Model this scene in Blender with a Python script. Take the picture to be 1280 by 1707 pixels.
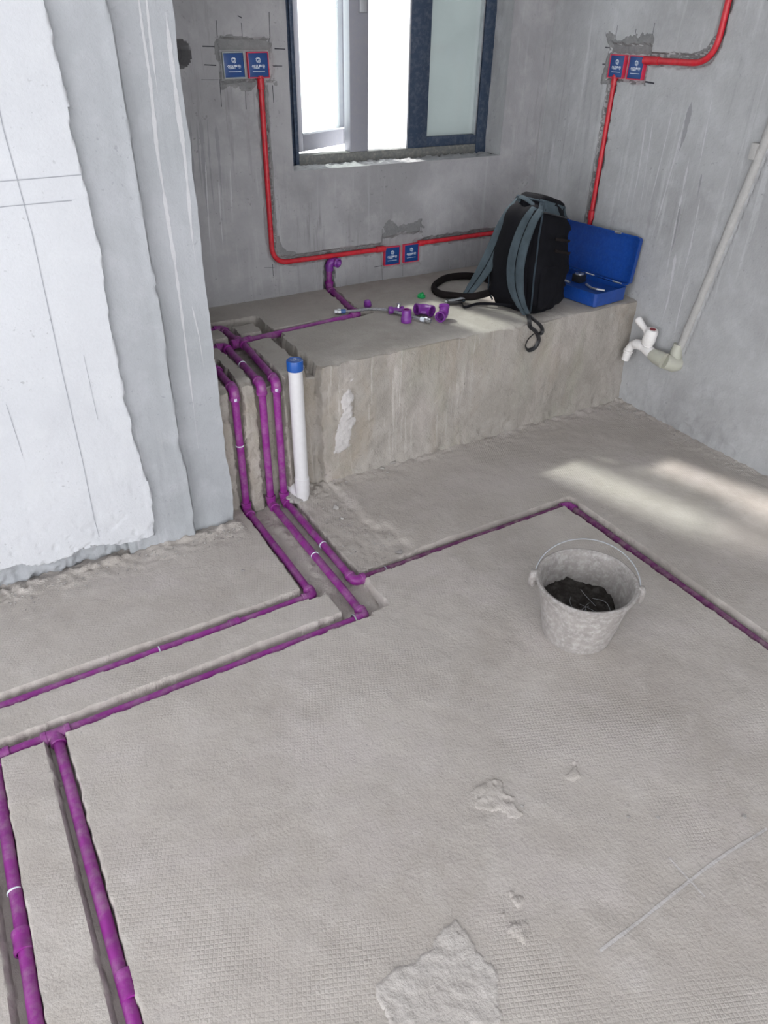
import bpy, bmesh, math, random
import numpy as np
from mathutils import Vector, Matrix

for o in list(bpy.data.objects):
    bpy.data.objects.remove(o)
scene = bpy.context.scene
COL = scene.collection
rng = random.Random(7)

# ------------------------------------------------------------------ camera
F_PX, YAW, PITCH, ROLL, CAM_H = 1198.7, 0.54254415, 0.59652402, 0.01972691, 1.5
fwd = Vector((math.sin(YAW) * math.cos(PITCH), math.cos(YAW) * math.cos(PITCH), -math.sin(PITCH)))
rgt = Vector((math.cos(YAW), -math.sin(YAW), 0))
upv = rgt.cross(fwd)
c_, s_ = math.cos(ROLL), math.sin(ROLL)
R_ = c_ * rgt + s_ * upv
U_ = -s_ * rgt + c_ * upv
cam_d = bpy.data.cameras.new('camera')
cam = bpy.data.objects.new('camera', cam_d)
COL.objects.link(cam)
cam.matrix_world = Matrix(((R_.x, U_.x, -fwd.x, 0), (R_.y, U_.y, -fwd.y, 0), (R_.z, U_.z, -fwd.z, CAM_H), (0, 0, 0, 1)))
cam_d.sensor_fit = 'VERTICAL'
cam_d.sensor_height = 24.0
cam_d.lens = F_PX / 1707 * 24.0
cam_d.clip_start = 0.02
scene.camera = cam


def px(x, y, X=None, Y=None, Z=None):
    """point where the photo ray through pixel x, y meets a plane of the room"""
    d = R_ * ((x - 640) / F_PX) - U_ * ((y - 853.5) / F_PX) + fwd
    if X is not None:
        t = X / d.x
    elif Y is not None:
        t = Y / d.y
    else:
        t = (Z - CAM_H) / d.z
    return Vector((0, 0, CAM_H)) + d * t


# ------------------------------------------------------------------ light
world = bpy.data.worlds.new('world')
scene.world = world
world.use_nodes = True
bgn = world.node_tree.nodes['Background']
bgn.inputs[0].default_value = (0.95, 0.97, 1.0, 1)
bgn.inputs[1].default_value = 5.0
sun_d = bpy.data.lights.new('sun', 'SUN')
sun_d.energy = 6.0
sun_d.angle = math.radians(3.0)
sun_d.color = (1.0, 0.97, 0.93)
sun = bpy.data.objects.new('sun', sun_d)
COL.objects.link(sun)
sun.location = (-2, 7, 8)
sun.rotation_euler = Vector((0.225, -0.75, -1.0)).to_track_quat('-Z', 'Y').to_euler()

scene.view_settings.view_transform = 'Standard'
scene.view_settings.look = 'None'
scene.view_settings.gamma = 1.0
scene.view_settings.use_curve_mapping = False
scene.view_settings.exposure = 0.0

# ------------------------------------------------------------------ key measures (metres)
Y_BACK, X_RIGHT, Y_FRONT, Z_PLAT = 2.97, 2.63, 2.185, 0.49
X_ALC, CEIL = 0.30, 2.9


# ------------------------------------------------------------------ numpy noise
def _hash(ix, iy, seed):
    h = (ix.astype(np.int64) * 374761393 + iy.astype(np.int64) * 668265263 + seed * 982451653) & 0x7fffffff
    h = ((h ^ (h >> 13)) * 1274126177) & 0x7fffffff
    h = (h ^ (h >> 16)) & 0xffff
    return h / 65535.0


def vnoise(x, y, seed=0):
    ix, iy = np.floor(x), np.floor(y)
    fx, fy = x - ix, y - iy
    fx, fy = fx * fx * (3 - 2 * fx), fy * fy * (3 - 2 * fy)
    a, b = _hash(ix, iy, seed), _hash(ix + 1, iy, seed)
    c, d = _hash(ix, iy + 1, seed), _hash(ix + 1, iy + 1, seed)
    return (a * (1 - fx) + b * fx) * (1 - fy) + (c * (1 - fx) + d * fx) * fy - 0.5


def fbm(x, y, scale, seed=0, octv=3):
    r, amp = 0, 1.0
    for k in range(octv):
        r = r + amp * vnoise(x * scale, y * scale, seed + k)
        scale, amp = scale * 2.1, amp * 0.5
    return r


def sstep(a, b, x):
    t = np.clip((x - a) / (b - a), 0, 1)
    return t * t * (3 - 2 * t)


def d_rect(u, v, r):
    """inside-positive distance to the rectangle (u0, v0, u1, v1)"""
    return np.minimum(np.minimum(u - r[0], r[2] - u), np.minimum(v - r[1], r[3] - v))


def d_line(u, v, pts):
    """distance to a polyline"""
    best = np.full(np.broadcast(u, v).shape, 1e9)
    for (a, b), (c, d) in zip(pts[:-1], pts[1:]):
        l2 = (c - a) ** 2 + (d - b) ** 2
        t = np.clip(((u - a) * (c - a) + (v - b) * (d - b)) / l2, 0, 1)
        best = np.minimum(best, np.hypot(u - a - t * (c - a), v - b - t * (d - b)))
    return best


def spaced(lo, hi, step, zones=()):
    """grid lines from lo to hi; zones = (a, b, finer step)"""
    vals = [lo]
    while vals[-1] < hi - 1e-6:
        s = step(vals[-1]) if callable(step) else step
        for a, b, st in zones:
            if a - s < vals[-1] < b:
                s = min(s, st) if vals[-1] >= a - st else min(s, max(a - vals[-1], st))
        vals.append(min(hi, vals[-1] + s))
    return np.array(vals)


# ------------------------------------------------------------------ materials
def new_mat(name):
    m = bpy.data.materials.new(name)
    m.use_nodes = True
    nt = m.node_tree
    return m, nt, nt.nodes['Principled BSDF']


def N(nt, kind, **kw):
    n = nt.nodes.new(kind)
    for k, v in kw.items():
        if k.startswith('i_'):
            key = k[2:]
            key = int(key) if key.isdigit() else key.replace('_', ' ')
            n.inputs[key].default_value = v
        else:
            setattr(n, k, v)
    return n


def col4(c):
    return (c[0], c[1], c[2], 1)


def noise_of(nt, vec, scale, detail=4, rough=0.6, mscale=None, dist=0.0):
    if mscale:
        mp = N(nt, 'ShaderNodeMapping')
        mp.inputs['Scale'].default_value = mscale
        nt.links.new(vec, mp.inputs[0])
        vec = mp.outputs[0]
    n = N(nt, 'ShaderNodeTexNoise', i_Scale=scale, i_Detail=detail, i_Roughness=rough, i_Distortion=dist)
    nt.links.new(vec, n.inputs['Vector'])
    return n.outputs['Fac']


def rng_map(nt, fac, a, b, lo=0.0, hi=1.0):
    r = N(nt, 'ShaderNodeMapRange')
    r.inputs[1].default_value, r.inputs[2].default_value = a, b
    r.inputs[3].default_value, r.inputs[4].default_value = lo, hi
    nt.links.new(fac, r.inputs[0])
    return r.outputs[0]


def mixc(nt, fac, a, b):
    n = N(nt, 'ShaderNodeMix', data_type='RGBA')
    for sock, v in ((n.inputs[6], a), (n.inputs[7], b)):
        if isinstance(v, tuple):
            sock.default_value = col4(v)
        else:
            nt.links.new(v, sock)
    if isinstance(fac, float):
        n.inputs[0].default_value = fac
    else:
        nt.links.new(fac, n.inputs[0])
    return n.outputs[2]


def math_n(nt, op, a, b=None):
    n = N(nt, 'ShaderNodeMath', operation=op)
    for i, v in enumerate((a, b)):
        if v is None:
            continue
        if isinstance(v, (int, float)):
            n.inputs[i].default_value = v
        else:
            nt.links.new(v, n.inputs[i])
    return n.outputs[0]


def concrete(name, base, dark, light, drip=None, drip_amt=0.0, drip_axis=(9, 9, 0.5), dark_drip=0.0,
             bump=0.25, grid=0.0, specks=0.0, rough=0.85, mott=(0.38, 0.66), tints=()):
    m, nt, bs = new_mat(name)
    vec = N(nt, 'ShaderNodeTexCoord').outputs['Object']
    big = noise_of(nt, vec, 2.2, 6, 0.62, dist=0.4)
    mid = noise_of(nt, vec, 11, 6, 0.65)
    fine = noise_of(nt, vec, 140, 3, 0.6)
    c = mixc(nt, rng_map(nt, big, mott[0], mott[1]), dark, base)
    c = mixc(nt, rng_map(nt, mid, 0.5, 0.75, 0, 0.55), c, light)
    for i, (tc_, amt, sc) in enumerate(tints):
        tn = noise_of(nt, vec, sc, 5, 0.65, mscale=(1.0, 1.0 + i, 0.35), dist=0.3)
        c = mixc(nt, rng_map(nt, tn, 0.50, 0.64, 0, amt), c, tc_)
    if drip:
        dn = noise_of(nt, vec, 3.0, 4, 0.7, mscale=drip_axis)
        msk = noise_of(nt, vec, 1.3, 2, 0.5)
        f = math_n(nt, 'MULTIPLY', rng_map(nt, dn, 0.56, 0.66, 0, drip_amt), rng_map(nt, msk, 0.47, 0.60))
        c = mixc(nt, f, c, drip)
    if dark_drip:
        dn = noise_of(nt, vec, 4.3, 4, 0.7, mscale=drip_axis)
        msk = noise_of(nt, vec, 1.7, 2, 0.5)
        f = math_n(nt, 'MULTIPLY', rng_map(nt, dn, 0.55, 0.68, 0, dark_drip), rng_map(nt, msk, 0.42, 0.6))
        c = mixc(nt, f, c, tuple(v * 0.6 for v in dark))
    if specks:
        sp = noise_of(nt, vec, 75, 2, 0.5)
        sm = noise_of(nt, vec, 5, 3, 0.6)
        f = math_n(nt, 'MULTIPLY', rng_map(nt, sp, 0.66, 0.72, 0, specks), rng_map(nt, sm, 0.48, 0.62))
        c = mixc(nt, f, c, tuple(v * 0.45 for v in dark))
    c = mixc(nt, rng_map(nt, fine, 0.3, 0.75, 0, 0.16), c, tuple(v * 0.7 for v in base))
    h = math_n(nt, 'ADD', math_n(nt, 'MULTIPLY', mid, 1.1), math_n(nt, 'MULTIPLY', fine, 0.35))
    if grid:
        ws = []
        rot = N(nt, 'ShaderNodeMapping')
        rot.inputs['Rotation'].default_value = (0, 0, math.radians(24))
        nt.links.new(vec, rot.inputs[0])
        for ax in ('X', 'Y'):
            w = N(nt, 'ShaderNodeTexWave', bands_direction=ax, i_Scale=37.0, i_Distortion=0.35)
            w.inputs['Detail Scale'].default_value = 0.4
            nt.links.new(rot.outputs[0], w.inputs['Vector'])
            ws.append(rng_map(nt, w.outputs['Fac'], 0.0, 0.45, 1.0, 0.0))
        g = math_n(nt, 'MAXIMUM', ws[0], ws[1])
        gm = rng_map(nt, noise_of(nt, vec, 1.9, 3, 0.6), 0.46, 0.66)
        g = math_n(nt, 'MULTIPLY', g, gm)
        h = math_n(nt, 'SUBTRACT', h, math_n(nt, 'MULTIPLY', g, grid))
        c = mixc(nt, math_n(nt, 'MULTIPLY', g, 0.10), c, dark)
    b = N(nt, 'ShaderNodeBump', i_Strength=bump, i_Distance=0.012)
    nt.links.new(h, b.inputs['Height'])
    nt.links.new(b.outputs[0], bs.inputs['Normal'])
    nt.links.new(c, bs.inputs['Base Color'])
    bs.inputs['Roughness'].default_value = rough
    return m


def plain(name, c, rough=0.5, metal=0.0, dust=0.0, dust_c=(0.42, 0.39, 0.36), scale=22, bump=0.0, var=0.0, spec=0.5):
    m, nt, bs = new_mat(name)
    bs.inputs['Roughness'].default_value = rough
    bs.inputs['Metallic'].default_value = metal
    bs.inputs['Specular IOR Level'].default_value = spec
    vec = N(nt, 'ShaderNodeTexCoord').outputs['Object']
    n = noise_of(nt, vec, scale, 5, 0.65)
    cc = mixc(nt, rng_map(nt, n, 0.35, 0.65, 0, 1), tuple(v * (1 - var) for v in c), c)
    if dust:
        n2 = noise_of(nt, vec, scale * 2.3, 5, 0.7)
        cc = mixc(nt, rng_map(nt, n2, 0.45, 0.7, 0.0, dust), cc, dust_c)
    nt.links.new(cc, bs.inputs['Base Color'])
    if bump:
        b = N(nt, 'ShaderNodeBump', i_Strength=bump, i_Distance=0.003)
        nt.links.new(noise_of(nt, vec, scale * 6, 4, 0.6), b.inputs['Height'])
        nt.links.new(b.outputs[0], bs.inputs['Normal'])
    return m


def fabric(name, c, weave=900, bump=0.4, rough=0.9):
    m, nt, bs = new_mat(name)
    vec = N(nt, 'ShaderNodeTexCoord').outputs['Object']
    n = noise_of(nt, vec, weave, 2, 0.5)
    n2 = noise_of(nt, vec, 14, 4, 0.6)
    cc = mixc(nt, rng_map(nt, n2, 0.35, 0.7), tuple(v * 0.65 for v in c), c)
    nt.links.new(cc, bs.inputs['Base Color'])
    b = N(nt, 'ShaderNodeBump', i_Strength=bump, i_Distance=0.004)
    nt.links.new(math_n(nt, 'ADD', n, math_n(nt, 'MULTIPLY', n2, 2.5)), b.inputs['Height'])
    nt.links.new(b.outputs[0], bs.inputs['Normal'])
    bs.inputs['Roughness'].default_value = rough
    bs.inputs['Specular IOR Level'].default_value = 0.15
    return m


def glassy(name, tint, clear, diffuse):
    """thin window pane: part clear, part frosted with dust"""
    m, nt, bs = new_mat(name)
    nt.nodes.remove(bs)
    out = nt.nodes['Material Output']
    tr = N(nt, 'ShaderNodeBsdfTransparent', i_Color=col4(tint))
    tl = N(nt, 'ShaderNodeBsdfTranslucent', i_Color=col4(diffuse))
    df = N(nt, 'ShaderNodeBsdfDiffuse', i_Color=col4(diffuse))
    gl = N(nt, 'ShaderNodeBsdfGlossy', i_Roughness=0.08)
    vec = N(nt, 'ShaderNodeTexCoord').outputs['Object']
    n = noise_of(nt, vec, 7, 5, 0.6)
    a = N(nt, 'ShaderNodeMixShader')
    a.inputs[0].default_value = 0.45
    nt.links.new(tl.outputs[0], a.inputs[1])
    nt.links.new(df.outputs[0], a.inputs[2])
    b = N(nt, 'ShaderNodeMixShader')
    nt.links.new(rng_map(nt, n, 0.35, 0.7, clear * 1.07, clear * 0.85), b.inputs[0])
    nt.links.new(a.outputs[0], b.inputs[1])
    nt.links.new(tr.outputs[0], b.inputs[2])
    c = N(nt, 'ShaderNodeMixShader')
    c.inputs[0].default_value = 0.05
    nt.links.new(b.outputs[0], c.inputs[1])
    nt.links.new(gl.outputs[0], c.inputs[2])
    nt.links.new(c.outputs[0], out.inputs[0])
    return m


M = {}
M['floor'] = concrete('floor_cement', (0.475, 0.436, 0.405), (0.40, 0.362, 0.33), (0.53, 0.495, 0.47), bump=0.45, grid=0.19, specks=0.4, tints=[((0.50, 0.455, 0.44), 0.5, 3.0)])
M['platform'] = concrete('ledge_top_cement', (0.415, 0.385, 0.35), (0.34, 0.31, 0.28), (0.47, 0.44, 0.41), bump=0.4, specks=0.4, tints=[((0.46, 0.43, 0.40), 0.5, 2.5)])
M['platform_front'] = concrete('ledge_front_cement', (0.385, 0.355, 0.325), (0.30, 0.275, 0.245), (0.45, 0.42, 0.395), drip=(0.53, 0.495, 0.465), drip_amt=0.7, drip_axis=(11, 1.2, 0.7), dark_drip=0.5, bump=0.6, specks=0.5, tints=[((0.31, 0.26, 0.20), 0.6, 3.4), ((0.48, 0.43, 0.405), 0.55, 5.5), ((0.32, 0.32, 0.26), 0.4, 4.6)])
M['wall_back'] = concrete('grey_concrete', (0.40, 0.395, 0.405), (0.28, 0.275, 0.285), (0.45, 0.44, 0.445), drip=(0.50, 0.50, 0.52), drip_amt=0.35, dark_drip=0.6, bump=0.2, specks=0.5)
M['wall_right'] = concrete('drip_stained_concrete', (0.45, 0.455, 0.465), (0.34, 0.34, 0.345), (0.52, 0.525, 0.545), drip=(0.60, 0.61, 0.625), drip_amt=0.40, drip_axis=(9, 8, 0.45), dark_drip=0.35, bump=0.3, specks=0.5)
M['column'] = concrete('column_concrete', (0.40, 0.41, 0.435), (0.33, 0.345, 0.36), (0.47, 0.475, 0.505), drip=(0.55, 0.54, 0.575), drip_amt=0.5, drip_axis=(16, 9, 0.35), dark_drip=0.2, bump=0.25, specks=0.3)
M['plaster'] = concrete('white_plaster', (0.60, 0.61, 0.64), (0.545, 0.555, 0.585), (0.63, 0.64, 0.66), bump=0.2, specks=0.5)
M['ceiling'] = concrete('ceiling_concrete', (0.5, 0.5, 0.5), (0.42, 0.42, 0.42), (0.55, 0.55, 0.55))
M['mortar'] = concrete('rough_mortar', (0.25, 0.25, 0.25), (0.18, 0.18, 0.185), (0.36, 0.355, 0.35), bump=0.7, specks=0.6)
M['rubble'] = concrete('cement_rubble', (0.44, 0.42, 0.40), (0.30, 0.28, 0.27), (0.55, 0.53, 0.51), bump=0.5)
M['purple'] = plain('purple_plastic', (0.26, 0.018, 0.245), 0.42, dust=0.30, var=0.30, scale=11)
M['purple_dusty'] = plain('dusty_purple_plastic', (0.15, 0.018, 0.12), 0.6, dust=0.55, dust_c=(0.36, 0.30, 0.29), var=0.3, scale=14)
M['purple_clean'] = plain('clean_purple_plastic', (0.20, 0.025, 0.30), 0.38, dust=0.12, var=0.2)
M['red'] = plain('red_plastic', (0.62, 0.014, 0.03), 0.38, dust=0.12, var=0.25, dust_c=(0.5, 0.3, 0.3))
M['red_box'] = plain('pinkish_red_plastic', (0.62, 0.03, 0.08), 0.45, dust=0.12)
M['grey_box'] = plain('grey_green_plastic', (0.36, 0.40, 0.40), 0.55, dust=0.4)
M['blue_plate'] = plain('blue_cover', (0.010, 0.06, 0.23), 0.28, var=0.15)
M['print'] = plain('white_print', (0.72, 0.78, 0.85), 0.5)
M['white_pvc'] = plain('white_plastic', (0.66, 0.65, 0.665), 0.35, dust=0.15)
M['blue_cap'] = plain('blue_cap_plastic', (0.010, 0.085, 0.36), 0.35)
M['navy'] = plain('navy_aluminium', (0.035, 0.055, 0.095), 0.45, metal=0.3, dust=0.22, dust_c=(0.3, 0.32, 0.36))
M['grey_alu'] = plain('grey_aluminium', (0.30, 0.30, 0.34), 0.5, metal=0.3, dust=0.2)
M['dirty_alu'] = plain('cement_smeared_aluminium', (0.13, 0.135, 0.13), 0.7, dust=0.6, dust_c=(0.30, 0.28, 0.25), scale=30)
M['steel'] = plain('steel', (0.62, 0.63, 0.65), 0.3, metal=0.9, var=0.2)
M['braid'] = plain('braided_steel', (0.45, 0.45, 0.48), 0.45, metal=0.7, scale=300, var=0.5, bump=0.6)
M['marker'] = plain('black_marker', (0.035, 0.035, 0.045), 0.8)
M['pencil'] = plain('pencil', (0.33, 0.34, 0.37), 0.8)
M['bucket'] = plain('dusty_bucket_plastic', (0.33, 0.305, 0.29), 0.85, dust=0.7, dust_c=(0.50, 0.475, 0.465), scale=26, bump=0.5, var=0.25)
M['cement_dark'] = plain('dark_wet_mortar', (0.028, 0.024, 0.022), 0.8, dust=0.25, dust_c=(0.2, 0.19, 0.18), scale=18, bump=0.6, spec=0.2)
M['case'] = plain('blue_enamel', (0.006, 0.055, 0.30), 0.3, dust=0.12, dust_c=(0.1, 0.2, 0.45), scale=40, var=0.2, bump=0.15)
M['black'] = plain('black_plastic', (0.018, 0.018, 0.02), 0.45)
M['bag'] = fabric('black_nylon', (0.006, 0.006, 0.009), bump=0.3, rough=0.8)
M['bag_grey'] = fabric('grey_teal_nylon', (0.075, 0.100, 0.118), bump=0.5)
M['strap_edge'] = fabric('dark_teal_nylon', (0.045, 0.062, 0.078), bump=0.5)
M['belt'] = fabric('brown_black_padding', (0.018, 0.014, 0.014), bump=0.5)
M['green'] = plain('green_plastic', (0.01, 0.36, 0.10), 0.4)
M['blue_sleeve'] = plain('blue_sleeve', (0.05, 0.12, 0.33), 0.4)
M['coat'] = plain('mortar_coated_pipe', (0.40, 0.39, 0.38), 0.85, dust=0.5, dust_c=(0.52, 0.51, 0.5), bump=0.6)
M['tape'] = plain('stained_pale_plastic', (0.47, 0.47, 0.40), 0.5, dust=0.5)
M['tap_white'] = plain('tap_white_plastic', (0.82, 0.80, 0.79), 0.35, dust=0.30, dust_c=(0.62, 0.54, 0.50), scale=60)
M['tap_red'] = plain('tap_red_dot', (0.25, 0.01, 0.02), 0.4)
M['glass_frost'] = glassy('frosted_pane', (0.93, 0.97, 0.95), 0.84, (0.62, 0.67, 0.65))
M['glass_dusty'] = glassy('dusty_pane', (0.75, 0.80, 0.79), 0.12, (0.27, 0.295, 0.295))
M['zip_grey'] = plain('grey_trim', (0.30, 0.31, 0.33), 0.6)


# ------------------------------------------------------------------ object helpers
def root_loc(p):
    v = Vector((0, 0, 0))
    while p is not None:
        v = v + p.location
        p = p.parent
    return v


def link_mesh(name, me, mat, parent=None, shift=True):
    o = bpy.data.objects.new(name, me)
    COL.objects.link(o)
    if mat is not None:
        me.materials.append(mat)
    if parent is not None:
        if shift:
            me.transform(Matrix.Translation(-root_loc(parent)))
        o.parent = parent
    return o


def mk(name, bm, mat, parent=None, smooth=True, shift=True):
    bmesh.ops.recalc_face_normals(bm, faces=bm.faces)
    me = bpy.data.meshes.new(name)
    bm.to_mesh(me)
    bm.free()
    if smooth:
        me.polygons.foreach_set('use_smooth', [True] * len(me.polygons))
        me.set_sharp_from_angle(angle=math.radians(42))
    return link_mesh(name, me, mat, parent, shift)


def tag(o, label, cat, group=None):
    o['label'] = label
    o['category'] = cat
    if group:
        o['group'] = group
    return o


def thing(name, loc, label, cat, group=None):
    o = bpy.data.objects.new(name, None)
    COL.objects.link(o)
    o.location = loc
    o.empty_display_size = 0.05
    return tag(o, label, cat, group)


def struct(o):
    o['kind'] = 'structure'
    return o


def grid_mesh(pts, keep=None):
    """pts: (nu, nv, 3) array -> mesh"""
    nu, nv = pts.shape[:2]
    idx = np.arange(nu * nv).reshape(nu, nv)
    q = np.stack([idx[:-1, :-1], idx[1:, :-1], idx[1:, 1:], idx[:-1, 1:]], -1).reshape(-1, 4)
    if keep is not None:
        q = q[keep.reshape(-1)]
    me = bpy.data.meshes.new('grid')
    me.vertices.add(nu * nv)
    me.vertices.foreach_set('co', pts.reshape(-1).astype(np.float32))
    me.loops.add(q.size)
    me.loops.foreach_set('vertex_index', q.reshape(-1).astype(np.int32))
    me.polygons.add(len(q))
    me.polygons.foreach_set('loop_start', (np.arange(len(q)) * 4).astype(np.int32))
    me.polygons.foreach_set('loop_total', np.full(len(q), 4, np.int32))
    me.update(calc_edges=True)
    me.validate()
    me.polygons.foreach_set('use_smooth', np.ones(len(q), bool))
    me.set_sharp_from_angle(angle=math.radians(55))
    return me


def box(bm, lo, hi, bev=0.0):
    vs = [bm.verts.new((x, y, z)) for x in (lo[0], hi[0]) for y in (lo[1], hi[1]) for z in (lo[2], hi[2])]
    fs = [(0, 1, 3, 2), (4, 6, 7, 5), (0, 4, 5, 1), (2, 3, 7, 6), (0, 2, 6, 4), (1, 5, 7, 3)]
    faces = [bm.faces.new([vs[i] for i in f]) for f in fs]
    if bev:
        es = list({e for f in faces for e in f.edges})
        bmesh.ops.bevel(bm, geom=es, offset=bev, segments=2, profile=0.6, affect='EDGES')
    return bm


def new_box(lo, hi, bev=0.0):
    return box(bmesh.new(), lo, hi, bev)


def sweep(bm, pts, radii, n=14, cap=True, flat=1.0, side=None):
    """tube along pts; radii per point; flat < 1 squashes along the frame's second axis"""
    pts = [Vector(p) for p in pts]
    if not hasattr(radii, '__len__'):
        radii = [radii] * len(pts)
    tang = []
    for i in range(len(pts)):
        a = pts[max(i - 1, 0)]
        b = pts[min(i + 1, len(pts) - 1)]
        t = (b - a)
        tang.append(t.normalized() if t.length > 1e-9 else (tang[-1] if tang else Vector((0, 0, 1))))
    u = Vector(side) if side is not None else (Vector((0, 0, 1)) if abs(tang[0].z) < 0.9 else Vector((1, 0, 0)))
    rings = []
    for p, t, r in zip(pts, tang, radii):
        u = (u - t * u.dot(t))
        if u.length < 1e-6:
            u = t.orthogonal()
        u.normalize()
        w = t.cross(u)
        rings.append([bm.verts.new(p + (u * math.cos(a) + w * (flat * math.sin(a))) * r) for a in [2 * math.pi * k / n for k in range(n)]])
    for r0, r1 in zip(rings[:-1], rings[1:]):
        for k in range(n):
            bm.faces.new((r0[k], r0[(k + 1) % n], r1[(k + 1) % n], r1[k]))
    if cap:
        bm.faces.new(rings[0])
        bm.faces.new(list(reversed(rings[-1])))
    return bm


def lathe(bm, prof, origin, axis, n=24):
    """prof: (radius, along) pairs; closed ends where radius is 0"""
    axis = Vector(axis).normalized()
    u = axis.orthogonal().normalized()
    w = axis.cross(u)
    origin = Vector(origin)
    rings = []
    for r, h in prof:
        if r < 1e-6:
            rings.append([bm.verts.new(origin + axis * h)])
        else:
            rings.append([bm.verts.new(origin + axis * h + (u * math.cos(2 * math.pi * k / n) + w * math.sin(2 * math.pi * k / n)) * r) for k in range(n)])
    for a, b in zip(rings[:-1], rings[1:]):
        for k in range(n):
            k2 = (k + 1) % n
            if len(a) == 1 and len(b) == 1:
                continue
            if len(a) == 1:
                bm.faces.new((a[0], b[k2], b[k]))
            elif len(b) == 1:
                bm.faces.new((a[k], a[k2], b[0]))
            else:
                bm.faces.new((a[k], a[k2], b[k2], b[k]))
    return bm


def round_path(pts, rad, seg=7):
    """polyline with its corners rounded"""
    pts = [Vector(p) for p in pts]
    out = [pts[0]]
    for i in range(1, len(pts) - 1):
        p, a, b = pts[i], pts[i - 1] - pts[i], pts[i + 1] - pts[i]
        r = min(rad, a.length * 0.49, b.length * 0.49)
        p0, p1 = p + a.normalized() * r, p + b.normalized() * r
        for k in range(seg + 1):
            t = k / seg
            out.append(p0 * (1 - t) ** 2 + p * 2 * t * (1 - t) + p1 * t * t)
    out.append(pts[-1])
    return out


def resample(pts, step):
    out = [Vector(pts[0])]
    for a, b in zip(pts[:-1], pts[1:]):
        a, b = Vector(a), Vector(b)
        n = max(1, int((b - a).length / step))
        for k in range(1, n + 1):
            out.append(a.lerp(b, k / n))
    return out


def catmull(pts, per=8):
    p = [Vector(v) for v in pts]
    p = [p[0] * 2 - p[1]] + p + [p[-1] * 2 - p[-2]]
    out = []
    for i in range(1, len(p) - 2):
        for k in range(per):
            t = k / per
            out.append(0.5 * ((2 * p[i]) + (p[i + 1] - p[i - 1]) * t + (2 * p[i - 1] - 5 * p[i] + 4 * p[i + 1] - p[i + 2]) * t * t
                              + (3 * p[i] - p[i - 1] - 3 * p[i + 1] + p[i + 2]) * t ** 3))
    out.append(p[-2])
    return out


# ------------------------------------------------------------------ pipe routes (needed by the floor and the platform cuts)
PR = 0.0135                                     # purple pipe radius
ZF = -0.018                                     # pipe axis in the floor trenches
ZT = Z_PLAT - 0.018                             # pipe axis in the platform channels
YV = 2.172                                      # pipe axis on the platform front
X1, X2, X3 = 0.710, 0.808, 0.862
ROUTE_A = [(0.52, 2.375, ZT), (X1 + 0.006, 2.375, ZT), (X1, YV, ZT), (X1, YV, ZF), (X1 + 0.004, 1.612, ZF), (-1.2, 1.612, ZF)]
ROUTE_B = [(0.52, 2.555, ZT), (X2 + 0.012, 2.553, ZT), (X2, YV, ZT), (X2, YV, ZF), (X2 + 0.004, 1.447, ZF), (-0.238, 1.447, ZF), (-0.245, -0.4, ZF)]
ROUTE_C = [(1.478, 2.975, 0.60), (1.476, 2.975, ZT + 0.012), (1.425, 2.606, ZT + 0.010), (X3 + 0.030, 2.563, ZT + 0.003), (X3, YV, ZT), (X3, YV, ZF), (X3 + 0.002, 1.612, ZF), (1.800, 1.615, ZF - 0.005), (1.782, -0.3, ZF - 0.006)]

# ------------------------------------------------------------------ floor
TRENCH = [(-1.3, 1.592, 0.70, 1.645), (-0.26, 1.427, 0.83, 1.482), (0.688, 1.585, 0.742, 2.30), (0.75, 1.44, 0.895, 2.30),
          (0.70, 1.60, 0.86, 2.30), (0.85, 1.596, 1.825, 1.640), (1.762, -0.4, 1.826, 1.625),
          (-0.275, -0.5, -0.222, 1.46), (-0.120, -0.5, -0.070, 1.46)]


def floor_z(x, y):
    jit = fbm(x, y, 38, 3, 3) * 0.006
    z = fbm(x, y, 3.0, 11, 3) * 0.0045 + fbm(x, y, 26, 5, 2) * 0.0016
    cut = np.zeros_like(z)
    for r in TRENCH:
        d = d_rect(x, y, r) + jit
        cut = np.maximum(cut, sstep(-0.001, 0.006, d))
    # worn, lower ground between the pipes and the smooth screed, in front of the platform
    low = sstep(-0.02, 0.03, d_rect(x, y, (0.86, 1.64, 1.08, 2.30)) + fbm(x, y, 9, 31, 3) * 0.09) * 0.55
    rough = fbm(x, y, 45, 41, 3) * 0.007
    z = z - np.maximum(cut * 0.034, low * 0.020) + np.maximum(cut, low) * rough
    # crumbs of mortar swept against the walls
    edge = np.exp(-np.maximum(X_RIGHT - x, 0) / 0.05) * 0.010 + np.exp(-np.maximum(Y_FRONT - y, 0) / 0.05) * 0.014 * (x > 0.95)
    edge = edge + np.exp(-np.abs(2.075 - y) / 0.05) * 0.018 * (x < 0.66)
    z = z + edge * (0.9 + 1.0 * fbm(x, y, 60, 51, 3)) * (1 - cut)
    return z


ZX = [(0.66, 1.12, 0.004), (-0.29, -0.05, 0.004), (1.74, 1.845, 0.0035)]
ZY = [(1.415, 1.50, 0.0035), (1.575, 1.66, 0.0035), (2.0, 2.2, 0.006)]
fx = spaced(-2.2, X_RIGHT + 0.02, lambda x: 0.010 if -0.5 < x else 0.12, ZX)
fy = spaced(-2.5, 2.30, lambda y: 0.009 if 0.3 < y else 0.08, ZY)
gx, gy = np.meshgrid(fx, fy, indexing='ij')
floor = struct(link_mesh('floor', grid_mesh(np.stack([gx, gy, floor_z(gx, gy)], -1)), M['floor']))

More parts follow.
